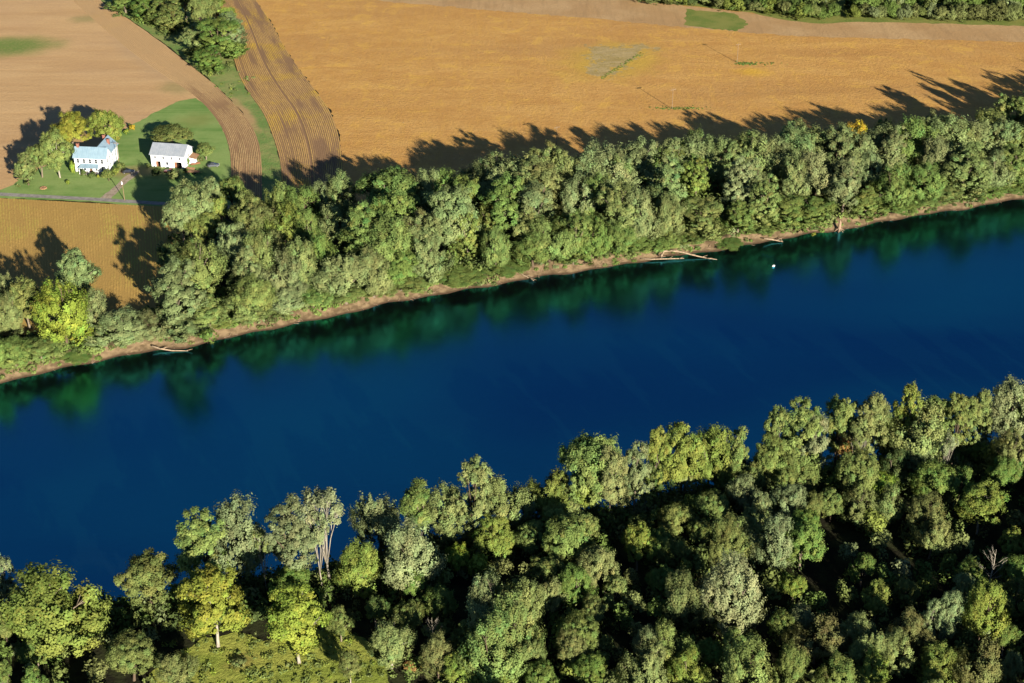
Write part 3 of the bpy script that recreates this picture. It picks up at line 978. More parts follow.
FARB = """497,176,36,G,s,22; 536,178,36,k,s,20; 590,172,38,G,s,21; 634,170,40,G,s,21; 674,164,38,g,s,21; 716,158,40,G,s,21; 745,154,40,k,s,21; 792,150,40,G,s,21; 846,148,38,G,s,20; 912,142,42,g,s,21; 974,134,42,G,s,21; 430,190,34,G,s,20; 480,182,40,G,s,20; 516,182,44,G,s,22; 560,176,38,k,s,20; 612,172,44,G,s,21; 655,168,40,g,s,21; 692,158,44,G,s,21; 770,154,40,G,s,20; 812,148,44,k,s,21; 880,146,42,G,s,21; 944,140,44,G,s,21; 1002,128,46,L,s,21; 300,206,40,g,s,18; 60,305,40,l,t,22; 78,272,32,G,d; 25,300,30,o,d; 5,288,18,G,d; 9,310,24,k,s; 93,304,26,G,s; 117,322,46,P,s,15; 150,320,34,G,s; 12,346,34,g,s; 40,344,32,g,d; 76,348,34,g,d,8; 172,258,28,D,d; 197,262,36,L,s; 175,290,40,G,t; 182,322,36,G,s; 207,305,30,L,t; 217,320,20,Y,d; 232,242,32,G,d; 246,300,40,k,s; 
189,205,38,G,d; 181,218,28,G,d; 204,226,28,Y,d; 220,209,16,Y,d; 213,194,22,G,d; 249,212,30,o,d; 261,220,30,b,d; 232,191,22,g,d; 280,206,26,L,t; 283,222,32,Y,s; 297,203,14,P,t; 306,227,24,o,t; 236,252,30,P,s; 262,254,32,k,s; 273,246,22,k,s; 248,268,28,G,t; 302,262,34,k,s; 279,270,34,G,s; 253,290,42,L,s; 288,290,40,G,s; 312,292,34,g,d; 320,249,28,g,t; 318,198,24,G,t; 210,256,20,G,t;
391,192,56,g,d,21; 339,192,26,G,t; 340,220,30,G,t; 365,231,36,g,t; 393,221,40,g,d; 391,240,42,L,s; 344,267,44,G,s; 372,263,40,k,s; 400,262,40,g,d; 410,278,34,L,d; 347,286,38,g,d; 378,284,32,L,d; 421,234,30,k,t; 442,189,30,g,t; 450,212,46,G,y,25,p; 466,198,26,Y,t; 467,228,22,Y,t; 428,250,34,G,s; 462,270,44,g,d; 503,264,40,g,d; 486,221,26,Y,t; 495,243,28,L,t; 499,182,40,G,t; 504,205,34,g,t; 481,190,20,g,t; 524,194,30,k,t; 526,222,26,k,t;
540,188,40,k,t; 549,166,32,k,t; 533,208,34,G,t; 567,167,20,D,t; 597,166,38,G,t; 577,195,30,G,t; 595,197,30,g,t; 550,230,38,L,t; 533,243,36,g,s; 574,226,30,g,t; 592,230,30,g,s; 617,177,28,k,t; 637,168,34,G,t; 620,203,36,k,t; 618,230,36,g,s; 638,211,34,G,t; 643,236,38,g,s; 672,160,34,G,t; 670,187,32,G,t; 668,211,30,k,t; 664,232,30,g,s; 697,144,22,D,t; 697,177,24,Y,t; 705,160,24,G,t; 703,212,36,L,t; 718,160,26,G,t; 690,234,24,g,s; 732,160,28,k,t; 729,235,26,g,s; 738,184,26,P,t; 740,210,26,g,t; 752,150,26,G,t; 753,177,26,G,t; 764,196,28,L,t; 764,222,26,g,s;
774,154,30,G,t; 796,142,28,G,t; 796,176,30,G,t; 819,167,36,P,t; 784,205,34,g,t; 813,203,32,g,t; 841,154,28,G,t; 846,177,30,G,t; 855,143,24,y,d,19; 869,168,26,P,t; 868,194,30,g,t; 886,134,24,D,t; 891,153,24,G,t; 913,147,18,k,t; 894,178,32,g,t; 931,132,26,G,t; 934,154,30,G,t; 954,137,24,k,t; 923,178,34,g,t; 898,200,34,g,s; 929,194,30,g,s; 969,142,28,k,t; 984,138,24,G,t; 968,166,36,k,t; 949,186,30,o,t; 994,165,32,G,t; 1000,114,24,L,t; 1018,117,26,L,t; 1001,137,26,G,t; 1019,139,24,k,t; 1014,159,28,g,t; 988,184,30,g,s; 1012,182,30,g,s; 1034,130,26,G,t; 1036,160,28,g,t; -16,300,30,g,d; -14,340,30,g,s"""
parse(FARB, 'far', 'st')
HEDGE = """124,-3,26,g,t,12; 144,4,26,g,t,12; 158,9,24,o,t,12; 172,14,26,o,t,13; 164,-11,28,g,d; 184,-3,30,o,d; 201,7,34,o,d; 194,37,24,k,t,13; 219,35,42,g,t,19; 210,55,26,g,t,11; 231,29,26,G,t,15; 216,7,28,Y,d"""
parse(HEDGE, 'hedge', 'd')
YARD = """72,129,38,a,d,15; 105,123,32,Y,d,17; 55,146,31,L,y,19,p; 39,157,25,L,d,13; 25,164,21,k,t,13; 172,133,36,o,d,8; 205,149,20,o,d,7; 108,174,12,o,d,4.5"""
parse(YARD, 'yard', 'd')
for t in TREES:
    place(t)
BARKC = {'p': PALE, None: GREYB}
rt = random.Random(3)
SEEN = {}
for t in TREES:
    f = t['form']
    name = 'dead_tree' if f == 'n' else ('shrub' if f == 'b' else 'broadleaf_tree')
    o = thing(name, None, 'tree', t['p'], rt.uniform(0, 6.28))
    t['obj'] = o
    jit = rt.uniform(.92, 1.08) * (1.15 if t['bank'] == 'far' else 1.08)
    base_ = LC[t['col']][0]
    if t['bank'] == 'far' and t['col'] not in 'lya':
        base_ = tuple(c * .68 + d * .32 for c, d in zip(base_, (.160, .205, .066)))
    col = tuple(c * jit * rt.uniform(.95, 1.05) for c in base_) + (1,)
    bk = t['bark'] and PALE or (GREYB if rt.random() < .6 else BROWNB)
    if f == 'n':
        me, H0 = SNAG[len(SEEN) % 2]
        k = t['Hm'] / H0
        tr = link('trunk', me, None, o)
        tr.scale = (k, k, k)
        tr.color = bk
        continue
    i = SEEN[f] = SEEN.get(f, -1) + 1
    cm, tm, W0, H0 = PROTO[f][i % len(PROTO[f])]
    sc = (t['Wm'] / W0, t['Wm'] / W0, t['Hm'] / H0)
    cr = link('crown', cm, None, o)
    tr = link('trunk', tm, None, o)
    cr.scale = tr.scale = sc
    cr.color, tr.color = col, bk


# ------------------------------------------------------------------ undergrowth and the woods beyond the frame (masses nobody could count)
def mass(name, spots, seed, per=70):
    """one object of low leafy clumps: spots = (point, radius, height, colour key)"""
    r = np.random.default_rng(seed)
    Vs, tint, cols = [], [], []
    for p, rad, hgt, col in spots:
        n = per
        q = r.normal(size=(n, 3))
        q /= np.linalg.norm(q, axis=1)[:, None]
        q[:, 2] = np.abs(q[:, 2])
        c = np.array([p.x, p.y, p.z - 0.2]) + q * np.array([rad, rad, hgt]) * (r.uniform(.4, 1, n) ** .5)[:, None]
        nr = q + r.normal(size=(n, 3)) * .5
        nr /= np.linalg.norm(nr, axis=1)[:, None]
        tg = np.cross(nr, r.normal(size=(n, 3)))
        tg /= np.linalg.norm(tg, axis=1)[:, None]
        bt = np.cross(nr, tg)
        s = (r.uniform(.25, .62, n) * min(1.3, max(.55, rad / 2.0)))[:, None]
        Vs.append(np.stack([c - tg * s, c + bt * s * .6, c + tg * s, c - bt * s * .6], 1).reshape(-1, 3))
        k = r.normal(1, .12)
        tint.append(np.clip(r.normal(k, .15, n), .5, 1.6))
        cols.append(np.tile(np.array(LC[col][0]), (n, 1)))
    V = np.concatenate(Vs)
    cols = np.concatenate(cols)
    Q = np.arange(len(V)).reshape(-1, 4)
    me = np_mesh(name, V, Q, {'tint': np.concatenate(tint), 'cr': cols[:, 0], 'cg': cols[:, 1], 'cb': cols[:, 2]})
    o = link(name, me, MASS)
    o['kind'] = 'stuff'
    return o


m = NT('undergrowth_leaves')
at = [m.n('Attribute', attribute_name=k).outputs['Fac'] for k in ('cr', 'cg', 'cb', 'tint')]
cmb = m.n('CombineColor')
for i in range(3):
    m.l(m.math('MULTIPLY', at[i], at[3]), cmb.inputs[i])
d = m.n('BsdfDiffuse')
m.l(cmb.outputs[0], d.inputs[0])
tl = m.n('BsdfTranslucent')
m.l(cmb.outputs[0], tl.inputs[0])
mx = m.n('MixShader')
mx.inputs[0].default_value = .2
m.l(d.outputs[0], mx.inputs[1])
m.l(tl.outputs[0], mx.inputs[2])
m.l(mx.outputs[0], m.out.inputs['Surface'])
MASS = m.m

ru = random.Random(11)
spots = []
for x in np.arange(-215, 225, 1.35):             # leafy fringe along the far waterline
    for dd, hh in ((3.6, .9), (5.6, 2.2), (8.5, 3.4), (12, 3.8), (16, 3.5)):
        xx = x + ru.uniform(-1.5, 1.5)
        wv_ = 1.1 * math.sin(xx * .11) + 0.9 * math.sin(xx * .29 + 1) - 0.9
        yy = smooth_far(xx) + (max(1.2, dd + wv_ + ru.uniform(-1.2, 1.2))) / .9
        if dd < 5 and ru.random() < .5:
            continue
        z = ground_z(xx, yy)
        spots.append((Vector((xx, yy, z)), ru.uniform(1.0, 2.3) * (0.6 if dd < 5 else 1), hh * ru.uniform(.5, 1.3), ru.choice('gggLLGoDk' if dd < 10 else 'ggGoD')))
for t in TREES:                                   # brush below the far trees
    if t['bank'] == 'far':
        for _ in range(3):
            xx, yy = t['p'].x + ru.uniform(-7, 7), t['p'].y + ru.uniform(-7, 7)
            z = ground_z(xx, yy)
            if z > 2.0:
                spots.append((Vector((xx, yy, z)), ru.uniform(1.5, 3.2), ru.uniform(2, 4.5), ru.choice('gDGooD')))
        if t['form'] == 't':
            for _ in range(4):
                xx, yy = t['p'].x + ru.uniform(-8, 8), t['p'].y + ru.uniform(-5, 6)
                if ground_z(xx, yy) > 2.9:
                    spots.append((Vector((xx, yy, 3)), ru.uniform(2.2, 3.8), ru.uniform(6, 13), ru.choice('gGoL')))
mass('undergrowth', spots, 5, 80)
spots = []
for t in TREES:                                   # brush and saplings below the near wood
    if t['bank'] == 'near':
        for _ in range(5):
            xx, yy = t['p'].x + ru.uniform(-6, 6), t['p'].y + ru.uniform(-6, 6)
            z = ground_z(xx, yy)
            qx, qy = PIX(Vector((xx, yy, z)))
            if z > 1.4 and not (190 < qx < 385 and qy > 634):
                spots.append((Vector((xx, yy, z)), ru.uniform(1.0, 2.4), ru.uniform(1.0, 8.0), ru.choice('gDoogkbL')))
for x, y, w_, col in SAPS:
    p = G(x, y, 9)
    rad = w_ / PXM(p) * .55
    for k in range(5):
        spots.append((p + Vector((ru.uniform(-.5, .5) * rad, ru.uniform(-.5, .5) * rad, ru.uniform(-2.5, 0) - k * .5)), rad * ru.uniform(.5, .9), 2.6, col))
for x in np.arange(-190, 200, 1.6):               # willows and brush on the near waterline
    for dd in (4.5, 8, 12, 17):
        xx = x + ru.uniform(-1.5, 1.5)
        yy = smooth_near(xx) - dd + ru.uniform(-1.5, 1.5)
        spots.append((Vector((xx, yy, ground_z(xx, yy))), ru.uniform(1.2, 2.6), ru.uniform(1.5, 5), ru.choice('gDDoG')))
mass('undergrowth', spots, 6, 90)
spots = []                                        # tussocks and brambles in the meadow
for _ in range(230):
    px, py = ru.uniform(165, 395), ru.uniform(632, 690)
    if py < 640 and px < 220:
        continue
    p = G(px, py, 3.0)
    spots.append((p, ru.uniform(.5, 1.3), ru.uniform(.2, .8), ru.choice('YYYLlLLok')))
mass('meadow_grass', spots, 8, 40)
spots = []                                        # hedge bottom and far weeds by the field poles
for _ in range(150):
    t = ru.choice([q for q in TREES if q['bank'] == 'hedge'])
    spots.append((Vector((t['p'].x + ru.uniform(-6, 6), t['p'].y + ru.uniform(-6, 6), 3)), ru.uniform(.8, 2), ru.uniform(1, 3.5), ru.choice('gDoY')))
mass('undergrowth', spots, 9)
spots = []
for _ in range(120):
    spots.append((G(ru.gauss(680, 14), ru.gauss(108.3, .7), 3), ru.uniform(.2, .55), ru.uniform(.15, .5), ru.choice('ggLY')))
for _ in range(110):
    spots.append((G(735 + abs(ru.gauss(0, 18)), ru.gauss(63.6, .7), 3), ru.uniform(.2, .6), ru.uniform(.15, .55), ru.choice('gggY')))
for _ in range(160):
    k = ru.uniform(0, 1)
    spots.append((G(602 + 40 * k + ru.gauss(0, 1), 78 - 25 * k + ru.gauss(0, 1), 3), ru.uniform(.2, .5), ru.uniform(.1, .4), ru.choice('gYoY')))
for _ in range(22):
    spots.append((G(ru.gauss(238, 9), ru.gauss(84, 8), 3), ru.uniform(.5, 1.2), ru.uniform(.4, 1.2), ru.choice('gYk')))
mass('weeds', spots, 10, 40)


def woods(name, spots, seed, keep=.5, grow=1.3):
    """a far-off wood as one mass: thinned copies of the tree crowns joined in one mesh"""
    r = np.random.default_rng(seed)
    Vs, tint, cols = [], [], []
    src = {}
    for p, form, sx, sz, col in spots:
        i = int(r.integers(len(PROTO[form])))
        if (form, i) not in src:
            me = PROTO[form][i][0]
            a = np.empty(len(me.vertices) * 3, np.float32)
            me.vertices.foreach_get('co', a)
            b = np.empty(len(me.loops), np.int32)
            me.loops.foreach_get('vertex_index', b)
            tt = np.empty(len(me.polygons), np.float32)
            me.attributes['tint'].data.foreach_get('value', tt)
            src[form, i] = (a.reshape(-1, 3)[b].reshape(-1, 4, 3), tt)
        A, tt = src[form, i]
        kk = r.random(len(A)) < keep
        A, tt = A[kk], tt[kk]
        cen = A.mean(1, keepdims=True)
        A = cen + (A - cen) * grow
        th = r.uniform(0, 6.28)
        c, s = math.cos(th), math.sin(th)
        A = A @ np.array([[c, s, 0], [-s, c, 0], [0, 0, 1]]) * np.array([sx, sx, sz]) + np.array([p.x, p.y, p.z])
        Vs.append(A.reshape(-1, 3))
        tint.append(tt)
        cols.append(np.tile(np.array(LC[col][0]) * r.uniform(.85, 1.15), (len(tt), 1)))
    V = np.concatenate(Vs)
    cols = np.concatenate(cols)
    me = np_mesh(name, V, np.arange(len(V)).reshape(-1, 4), {'tint': np.concatenate(tint), 'cr': cols[:, 0], 'cg': cols[:, 1], 'cb': cols[:, 2]})
    o = link(name, me, MASS)
    o['kind'] = 'stuff'
    return o


spots = []
for i in range(90):                               # the wood along the top edge of the photo
    px = 628 + i * 5.4 + ru.uniform(-3, 3)
    y0 = np.interp(px, [628, 700, 760, 800, 835, 850, 860, 1024, 1120], [-1, 4, 10, 17, 16, 14, 16, 19, 20])
    if 836 < px < 852:
        continue
    spots.append((G(px, y0 - ru.uniform(-4, -1), 3), ru.choice('dst'), ru.uniform(.4, .75), ru.uniform(.32, .5), ru.choice('ggYDobk' if px < 860 else 'kbkboGg')))
    spots.append((G(px, y0 - ru.uniform(2, 9), 3), ru.choice('dt'), ru.uniform(.7, 1.1), ru.uniform(.6, .85), ru.choice('gDogG')))
    spots.append((G(px, y0 - ru.uniform(14, 28), 3), ru.choice('dt'), ru.uniform(.7, 1.1), ru.uniform(.6, .9), ru.choice('gDogG')))
woods('woods', spots, 21)
spots = []
for px, py in [(520 + 40 * i + ru.uniform(-12, 12), 722 + ru.uniform(-8, 40) + (i % 2) * 34) for i in range(18)] + [(60 + 40 * i, 730 + ru.uniform(0, 20)) for i in range(-2, 2)] \
        + [(1052 + ru.uniform(0, 50), 430 + 26 * i) for i in range(14)] + [(-60 - ru.uniform(0, 40), 590 + 24 * i) for i in range(6)]:
    spots.append((G(px, py, 12) - Vector((0, 0, 9)), ru.choice('dst'), ru.uniform(.6, 1.0), ru.uniform(.6, .95), ru.choice('gooGkL')))
for i in range(16):
    for k in range(5):
        spots.append((G(1060 + 14 * i + ru.uniform(-6, 6), 180 - 2.7 * i - 10 * k, 3), ru.choice('sst'), ru.uniform(.8, 1.05), ru.uniform(.95, 1.25), ru.choice('gGk')))
    spots.append((G(1065 + 24 * i + ru.uniform(-8, 8), 175 - 4 * i, 3), 't', ru.uniform(.8, 1), ru.uniform(.8, 1), ru.choice('gGk')))
    spots.append((G(-40 - 24 * i + ru.uniform(-8, 8), 352 + 4 * i, 3), 'd', ru.uniform(.7, 1), ru.uniform(.7, 1), ru.choice('gGk')))
for i in range(9):
    for k in range(10):
        px = 1075 + 30 * i + ru.uniform(-11, 11)
        py = 432 - 4.5 * i + 30 * k + ru.uniform(-10, 10)
        spots.append((G(px, py, 3), ru.choice('dst'), ru.uniform(.6, 1.05), ru.uniform(.6, 1.0), ru.choice('gooGkLY')))
for i in range(6):
    for k in range(4):
        spots.append((G(-70 - 36 * i + ru.uniform(-12, 12), 655 + 30 * k + ru.uniform(-9, 9), 3), ru.choice('ds'), ru.uniform(.6, 1.05), ru.uniform(.6, 1.0), ru.choice('gooGkLY')))
for i in range(8):
    for k in range(3):
        spots.append((G(-55 - 26 * i + ru.uniform(-9, 9), 330 + 3.5 * i - 14 * k, 3), ru.choice('ds'), ru.uniform(.7, 1), ru.uniform(.7, 1), ru.choice('gGkL')))
woods('woods', spots, 22, .3, 1.6)
print('TREES', len(TREES), {b: sum(t['bank'] == b for t in TREES) for b in ('near', 'far', 'hedge', 'yard')})
# ------------------------------------------------------------------ farm: materials
WHITE = flat('white_clapboard', (0.66, 0.69, 0.72), 0.7, 0.05, 1.0)
TRIM = flat('white_trim', (0.70, 0.73, 0.76), 0.6, 0.03)
PANE = flat('dark_window_glass', (0.03, 0.035, 0.045), 0.15, 0.2, 1.0, 0.5)
BRICK = flat('red_brick', (0.26, 0.11, 0.08), 0.9, 0.2, 4)
DARKIN = flat('dark_interior', (0.035, 0.028, 0.022), 0.9, 0.2)
CONC = flat('grey_stone', (0.30, 0.27, 0.24), 0.9, 0.15)
WOODP = flat('weathered_pole_wood', (0.20, 0.14, 0.085), 0.9, 0.2, 3)
GALV = flat('galvanised_metal', (0.55, 0.56, 0.57), 0.4, 0.08, 2, 0.5, 0.4)
BLACKP = flat('black_car_paint', (0.02, 0.02, 0.025), 0.25, 0.1, 1, 0.5)
REDP = flat('dark_red_car_paint', (0.24, 0.02, 0.018), 0.3, 0.1, 1, 0.5)
GREYP = flat('grey_car_paint', (0.075, 0.085, 0.10), 0.3, 0.1, 1, 0.5)
RUBBER = flat('tyre_rubber', (0.02, 0.02, 0.02), 0.8)
CHROME = flat('wheel_rim', (0.45, 0.45, 0.46), 0.35, 0.05, 2, 0.5, 0.7)
LAMP = flat('headlight_glass', (0.75, 0.75, 0.72), 0.2, 0.05, 2, 0.5)
REDL = flat('tail_light', (0.35, 0.03, 0.02), 0.3, 0.05, 2, 0.5)
RUST = flat('rusty_timber', (0.22, 0.10, 0.055), 0.9, 0.25, 2)
STRAW = flat('straw_brown_boards', (0.27, 0.155, 0.085), 0.9, 0.2, 2)
DRIFT = flat('bleached_driftwood', (0.30, 0.225, 0.15), 0.9, 0.3, 2)
DRIFTD = flat('brown_driftwood', (0.26, 0.18, 0.12), 0.9, 0.2, 2)


def roof_mat(name, c1, c2, ang):
    m = NT(name)
    tc = m.n('TexCoord').outputs['Object']
    f = m.noise(tc, 0.6, 4)
    c = m.mix(m.rng(f, 0.3, 0.7), c1, c2)
    st = m.noise(m.mapped(tc, scale=(3.0, 0.15, 0.15) if ang == 0 else (0.15, 3.0, 0.15)), 1.0, 2)
    c = m.mix(m.math('MULTIPLY', m.rng(st, 0.4, 0.65), 0.3), c, tuple(x * .75 for x in c1))
    return m.bsdf(c, 0.45, None, 0.4)


BLUE = roof_mat('blue_metal_roofing', (0.19, 0.285, 0.36), (0.23, 0.33, 0.40), 0)
GREY = roof_mat('grey_metal_roofing', (0.225, 0.255, 0.295), (0.28, 0.305, 0.34), 0)


def seams(mb, p0, p1, q0, q1, n, h=0.05, w=0.05):
    """standing seams: thin ribs from edge p0-p1 (eave) to edge q0-q1 (ridge)"""
    for i in range(n + 1):
        a = Vector(p0).lerp(Vector(p1), i / n)
        b = Vector(q0).lerp(Vector(q1), i / n)
        mb.tube([a, b], h, 4)


def window(parent, c, w, h, axis, shutters=False, side=1):
    """window on a wall facing -y (axis 'y') or +x (axis 'x'): frame > pane, sill"""
    f, pn, sl = MB(), MB(), MB()
    t = 0.10

    def B(mb, a0, a1, d0, d1, z0, z1):
        if axis == 'y':
            mb.box(c[0] + a0, c[0] + a1, c[1] - d1, c[1] - d0, c[2] + z0, c[2] + z1)
        else:
            mb.box(c[0] + d0 * side if side > 0 else c[0] - d1, c[0] + d1 if side > 0 else c[0] - d0, c[1] + a0, c[1] + a1, c[2] + z0, c[2] + z1)
    B(f, -w / 2 - t, -w / 2, .003, .07, -h / 2 - t, h / 2 + t)
    B(f, w / 2, w / 2 + t, .003, .07, -h / 2 - t, h / 2 + t)
    B(f, -w / 2, w / 2, .003, .07, h / 2, h / 2 + t)
    B(f, -w / 2, w / 2, .003, .07, -.03, .03)
    B(pn, -w / 2, w / 2, .005, .03, -h / 2, -.031)
    B(pn, -w / 2, w / 2, .005, .03, .031, h / 2)
    B(sl, -w / 2 - t, w / 2 + t, .003, .14, -h / 2 - t - .08, -h / 2 - t)
    o = f.build('window', TRIM, parent)
    pn.build('pane', PANE, o)
    sl.build('sill', TRIM, o)
    return o


# ------------------------------------------------------------------ farmhouse
ZL = 3.024
e0, e1 = G(73.6, 156.6, ZL + 5.9), G(105.2, 157.9, ZL + 5.9)
HW = (e1 - e0).length
ang = math.atan2(e1.y - e0.y, e1.x - e0.x)
house = thing('farmhouse', 'white two-storey farmhouse with a light blue metal roof and red chimneys', 'house', (e0.x, e0.y, ZL), ang)
D, EV, RG = 5.6, 5.9, 8.7
EX0, EX1, EY1 = HW - 6.6, HW - 0.35, D + 8.2            # the rear wing
w = MB()
w.prism([(0, 0), (D, 0), (D, EV), (D / 2, RG - .08), (0, EV)], 0, HW, 'x')
w.build('wall', WHITE, house)
w = MB()
xm = (EX0 + EX1) / 2
w.prism([(EX0, 0), (EX1, 0), (EX1, EV - .1), (xm, RG - .2), (EX0, EV - .1)], D + .003, EY1, 'y')
w.build('rear_wall', WHITE, house)
r = MB()
o_ = .4
r.slab([(-o_, -o_, EV - .33), (HW + o_, -o_, EV - .33), (HW + o_, D / 2, RG + .05), (-o_, D / 2, RG + .05)], .14)
r.slab([(-o_, D / 2 + .003, RG + .05), (HW + o_, D / 2 + .003, RG + .05), (HW + o_, D + o_, EV - .33), (-o_, D + o_, EV - .33)], .14)
seams(r, (-o_, -o_, EV - .33), (HW + o_, -o_, EV - .33), (-o_, D / 2, RG + .05), (HW + o_, D / 2, RG + .05), 22, .03)
roof = r.build('roof', BLUE, house)
r = MB()
zb = EV - .1 - .3
r.slab([(EX1 + o_, D / 2 + .4, zb), (EX1 + o_, EY1 + o_, zb), (xm, EY1 + o_, RG + .12), (xm, D / 2 + .4, RG + .12)], .14)
r.slab([(xm - .003, D / 2 + .4, RG + .12), (xm - .003, EY1 + o_, RG + .12), (EX0 - o_, EY1 + o_, zb), (EX0 - o_, D / 2 + .4, zb)], .14)
r.build('rear_roof', BLUE, house)
for cx, cy, ch, dz in ((1.0, D / 2, 1.5, 0), (EX0 + 2.0, EY1 - .9, 2.4, -.6), (EX1 - 1.6, D + 4.2, 2.4, -.8)):
    c = MB()
    zt = RG + 1.2 + dz
    c.box(cx - .42, cx + .42, cy - .35, cy + .35, zt - ch - 1.0, zt - .25)
    c.box(cx - .5, cx + .5, cy - .43, cy + .43, zt - .25, zt)
    ch_o = c.build('chimney', BRICK, house)
    k = MB()
    k.box(cx - .28, cx + .28, cy - .2, cy + .2, zt, zt + .06)
    k.build('flue', DARKIN, ch_o)
for i in range(5):
    window(house, (HW * (0.12 + 0.19 * i), 0, 4.35), .85, 1.55, 'y')
for i in (0, 1, 3, 4):
    window(house, (HW * (0.12 + 0.19 * i), 0, 1.65), .85, 1.6, 'y')
for yy in (1.5, 4.1):
    for zz_ in (1.65, 4.35):
        window(house, (HW, yy, zz_), .8, 1.5, 'x')
for yy in (D + 2.0, D + 5.5):
    for zz_ in (1.65, 4.2):
        window(house, (EX1, yy, zz_), .8, 1.4, 'x')
d_ = MB()
d_.box(HW * .5 - .5, HW * .5 + .5, -.06, -.003, .25, 2.35)
dr = d_.build('door', flat('brown_door', (.14, .08, .05)), house)
k = MB()
k.tube([(HW * .5 + .36, -.06, 1.25), (HW * .5 + .36, -.13, 1.25)], .04, 6)
k.build('handle', CHROME, dr)
px0, px1, pd = HW * .17, HW * .80, 2.3
pr = MB()
pr.slab([(px0, -pd, 2.65), (px1, -pd, 2.65), (px1 - .5, -.01, 3.45), (px0 + .5, -.01, 3.45)], .12)
porch = pr.build('porch_roof', BLUE, house)
pb = MB()
pb.box(px0 + .1, px1 - .1, -pd + .1, -.01, 0, .3)
pb.build('porch_floor', CONC, house)
for i in range(5):
    xx = px0 + .25 + (px1 - px0 - .5) * i / 4
    pp = MB()
    pp.tube([(xx, -pd + .25, .3), (xx, -pd + .25, 2.56)], .09, 8)
    pp.box(xx - .13, xx + .13, -pd + .12, -pd + .38, .3, .5)
    pp.box(xx - .13, xx + .13, -pd + .12, -pd + .38, 2.40, 2.55)
    pp.build('porch_post', TRIM, house)
fd = MB()
fd.box(-.03, HW + .03, -.03, D + .03, -.2, .25)
fd.build('foundation', CONC, house)

# ------------------------------------------------------------------ white barn
b0, b1 = G(150.2, 153.6, ZL + 5.0), G(183.6, 155.9, ZL + 5.0)
BW = (b1 - b0).length
angb = math.atan2(b1.y - b0.y, b1.x - b0.x)
barn = thing('barn', 'long white barn with a grey metal roof and open bays below', 'barn', (b0.x, b0.y, ZL), angb)
D, EV, RG = 8.6, 5.0, 7.6
bays = [(1.7, 3.5, 0.05, 2.2), (4.2, 5.0, .05, 2.1), (5.6, 6.4, 1.0, 2.1), (8.7, 11.5, .05, 2.3)]
w = MB()                                         # front wall built round its openings
xs_b = [0.0]
for a, b, z0, z1 in bays:
    w.box(xs_b[-1], a, 0, .25, 0, EV)
    w.box(a, b, 0, .25, z1, EV)
    if z0 > .1:
        w.box(a, b, 0, .25, 0, z0)
    xs_b.append(b)
w.box(xs_b[-1], BW, 0, .25, 0, EV)
w.prism([(.253, 0), (D, 0), (D, EV), (D / 2, RG - .1), (.253, EV + .1)], 0, .25, 'x')
w.prism([(.253, 0), (D, 0), (D, EV), (D / 2, RG - .1), (.253, EV + .1)], BW - .25, BW, 'x')
w.box(.253, BW - .253, D - .25, D, 0, EV)
w.build('wall', WHITE, barn)
fl = MB()
fl.box(.3, BW - .3, .3, D - .3, 0, .04)
fl.build('floor', DARKIN, barn)
lo = MB()
lo.box(.26, BW - .26, .5, D - .3, 2.5, 2.7)
lo.build('loft_floor', RUST, barn)
r = MB()
r.slab([(-.35, -.45, EV - .2), (BW + .35, -.45, EV - .2), (BW + .35, D / 2, RG + .06), (-.35, D / 2, RG + .06)], .14)
r.slab([(-.35, D / 2 + .003, RG + .06), (BW + .35, D / 2 + .003, RG + .06), (BW + .35, D + .45, EV - .2), (-.35, D + .45, EV - .2)], .14)
seams(r, (-.35, -.45, EV - .2), (BW + .35, -.45, EV - .2), (-.35, D / 2, RG + .06), (BW + .35, D / 2, RG + .06), 24, .03)
r.build('roof', GREY, barn)
for i in range(4):
    window(barn, (1.7 + i * 3.1, 0, 3.7), .7, .9, 'y')
dd = MB()
dd.box(4.2, 5.0, .1, .16, .05, 2.1)
dd.build('door', flat('grey_barn_door', (.45, .47, .5)), barn)
ww = MB()
ww.box(5.6, 6.4, .1, .14, 1.0, 2.1)
ww.build('window', PANE, barn)
sd = MB()                                        # brown sliding doors half across the open bays
sd.box(1.75, 2.4, .30, .36, .05, 2.15)
sd.build('sliding_door', RUST, barn)
sd = MB()
sd.box(8.75, 9.5, .30, .36, .05, 2.2)
sd.build('sliding_door', RUST, barn)
window(barn, (BW, D / 2, 3.6), .8, 1.1, 'x')
ls = MB()                                        # lean-to shed against the right gable
ls.box(BW + .003, BW + 2.2, D * .55, D - .1, 0, 2.1)
lsw = ls.build('lean_to', WHITE, barn)
lr = MB()
lr.slab([(BW + .01, D * .5, 2.75), (BW + 2.6, D * .5, 2.15), (BW + 2.6, D + .1, 2.15), (BW + .01, D + .1, 2.75)], .1)
lr.build('lean_to_roof', STRAW, lsw)


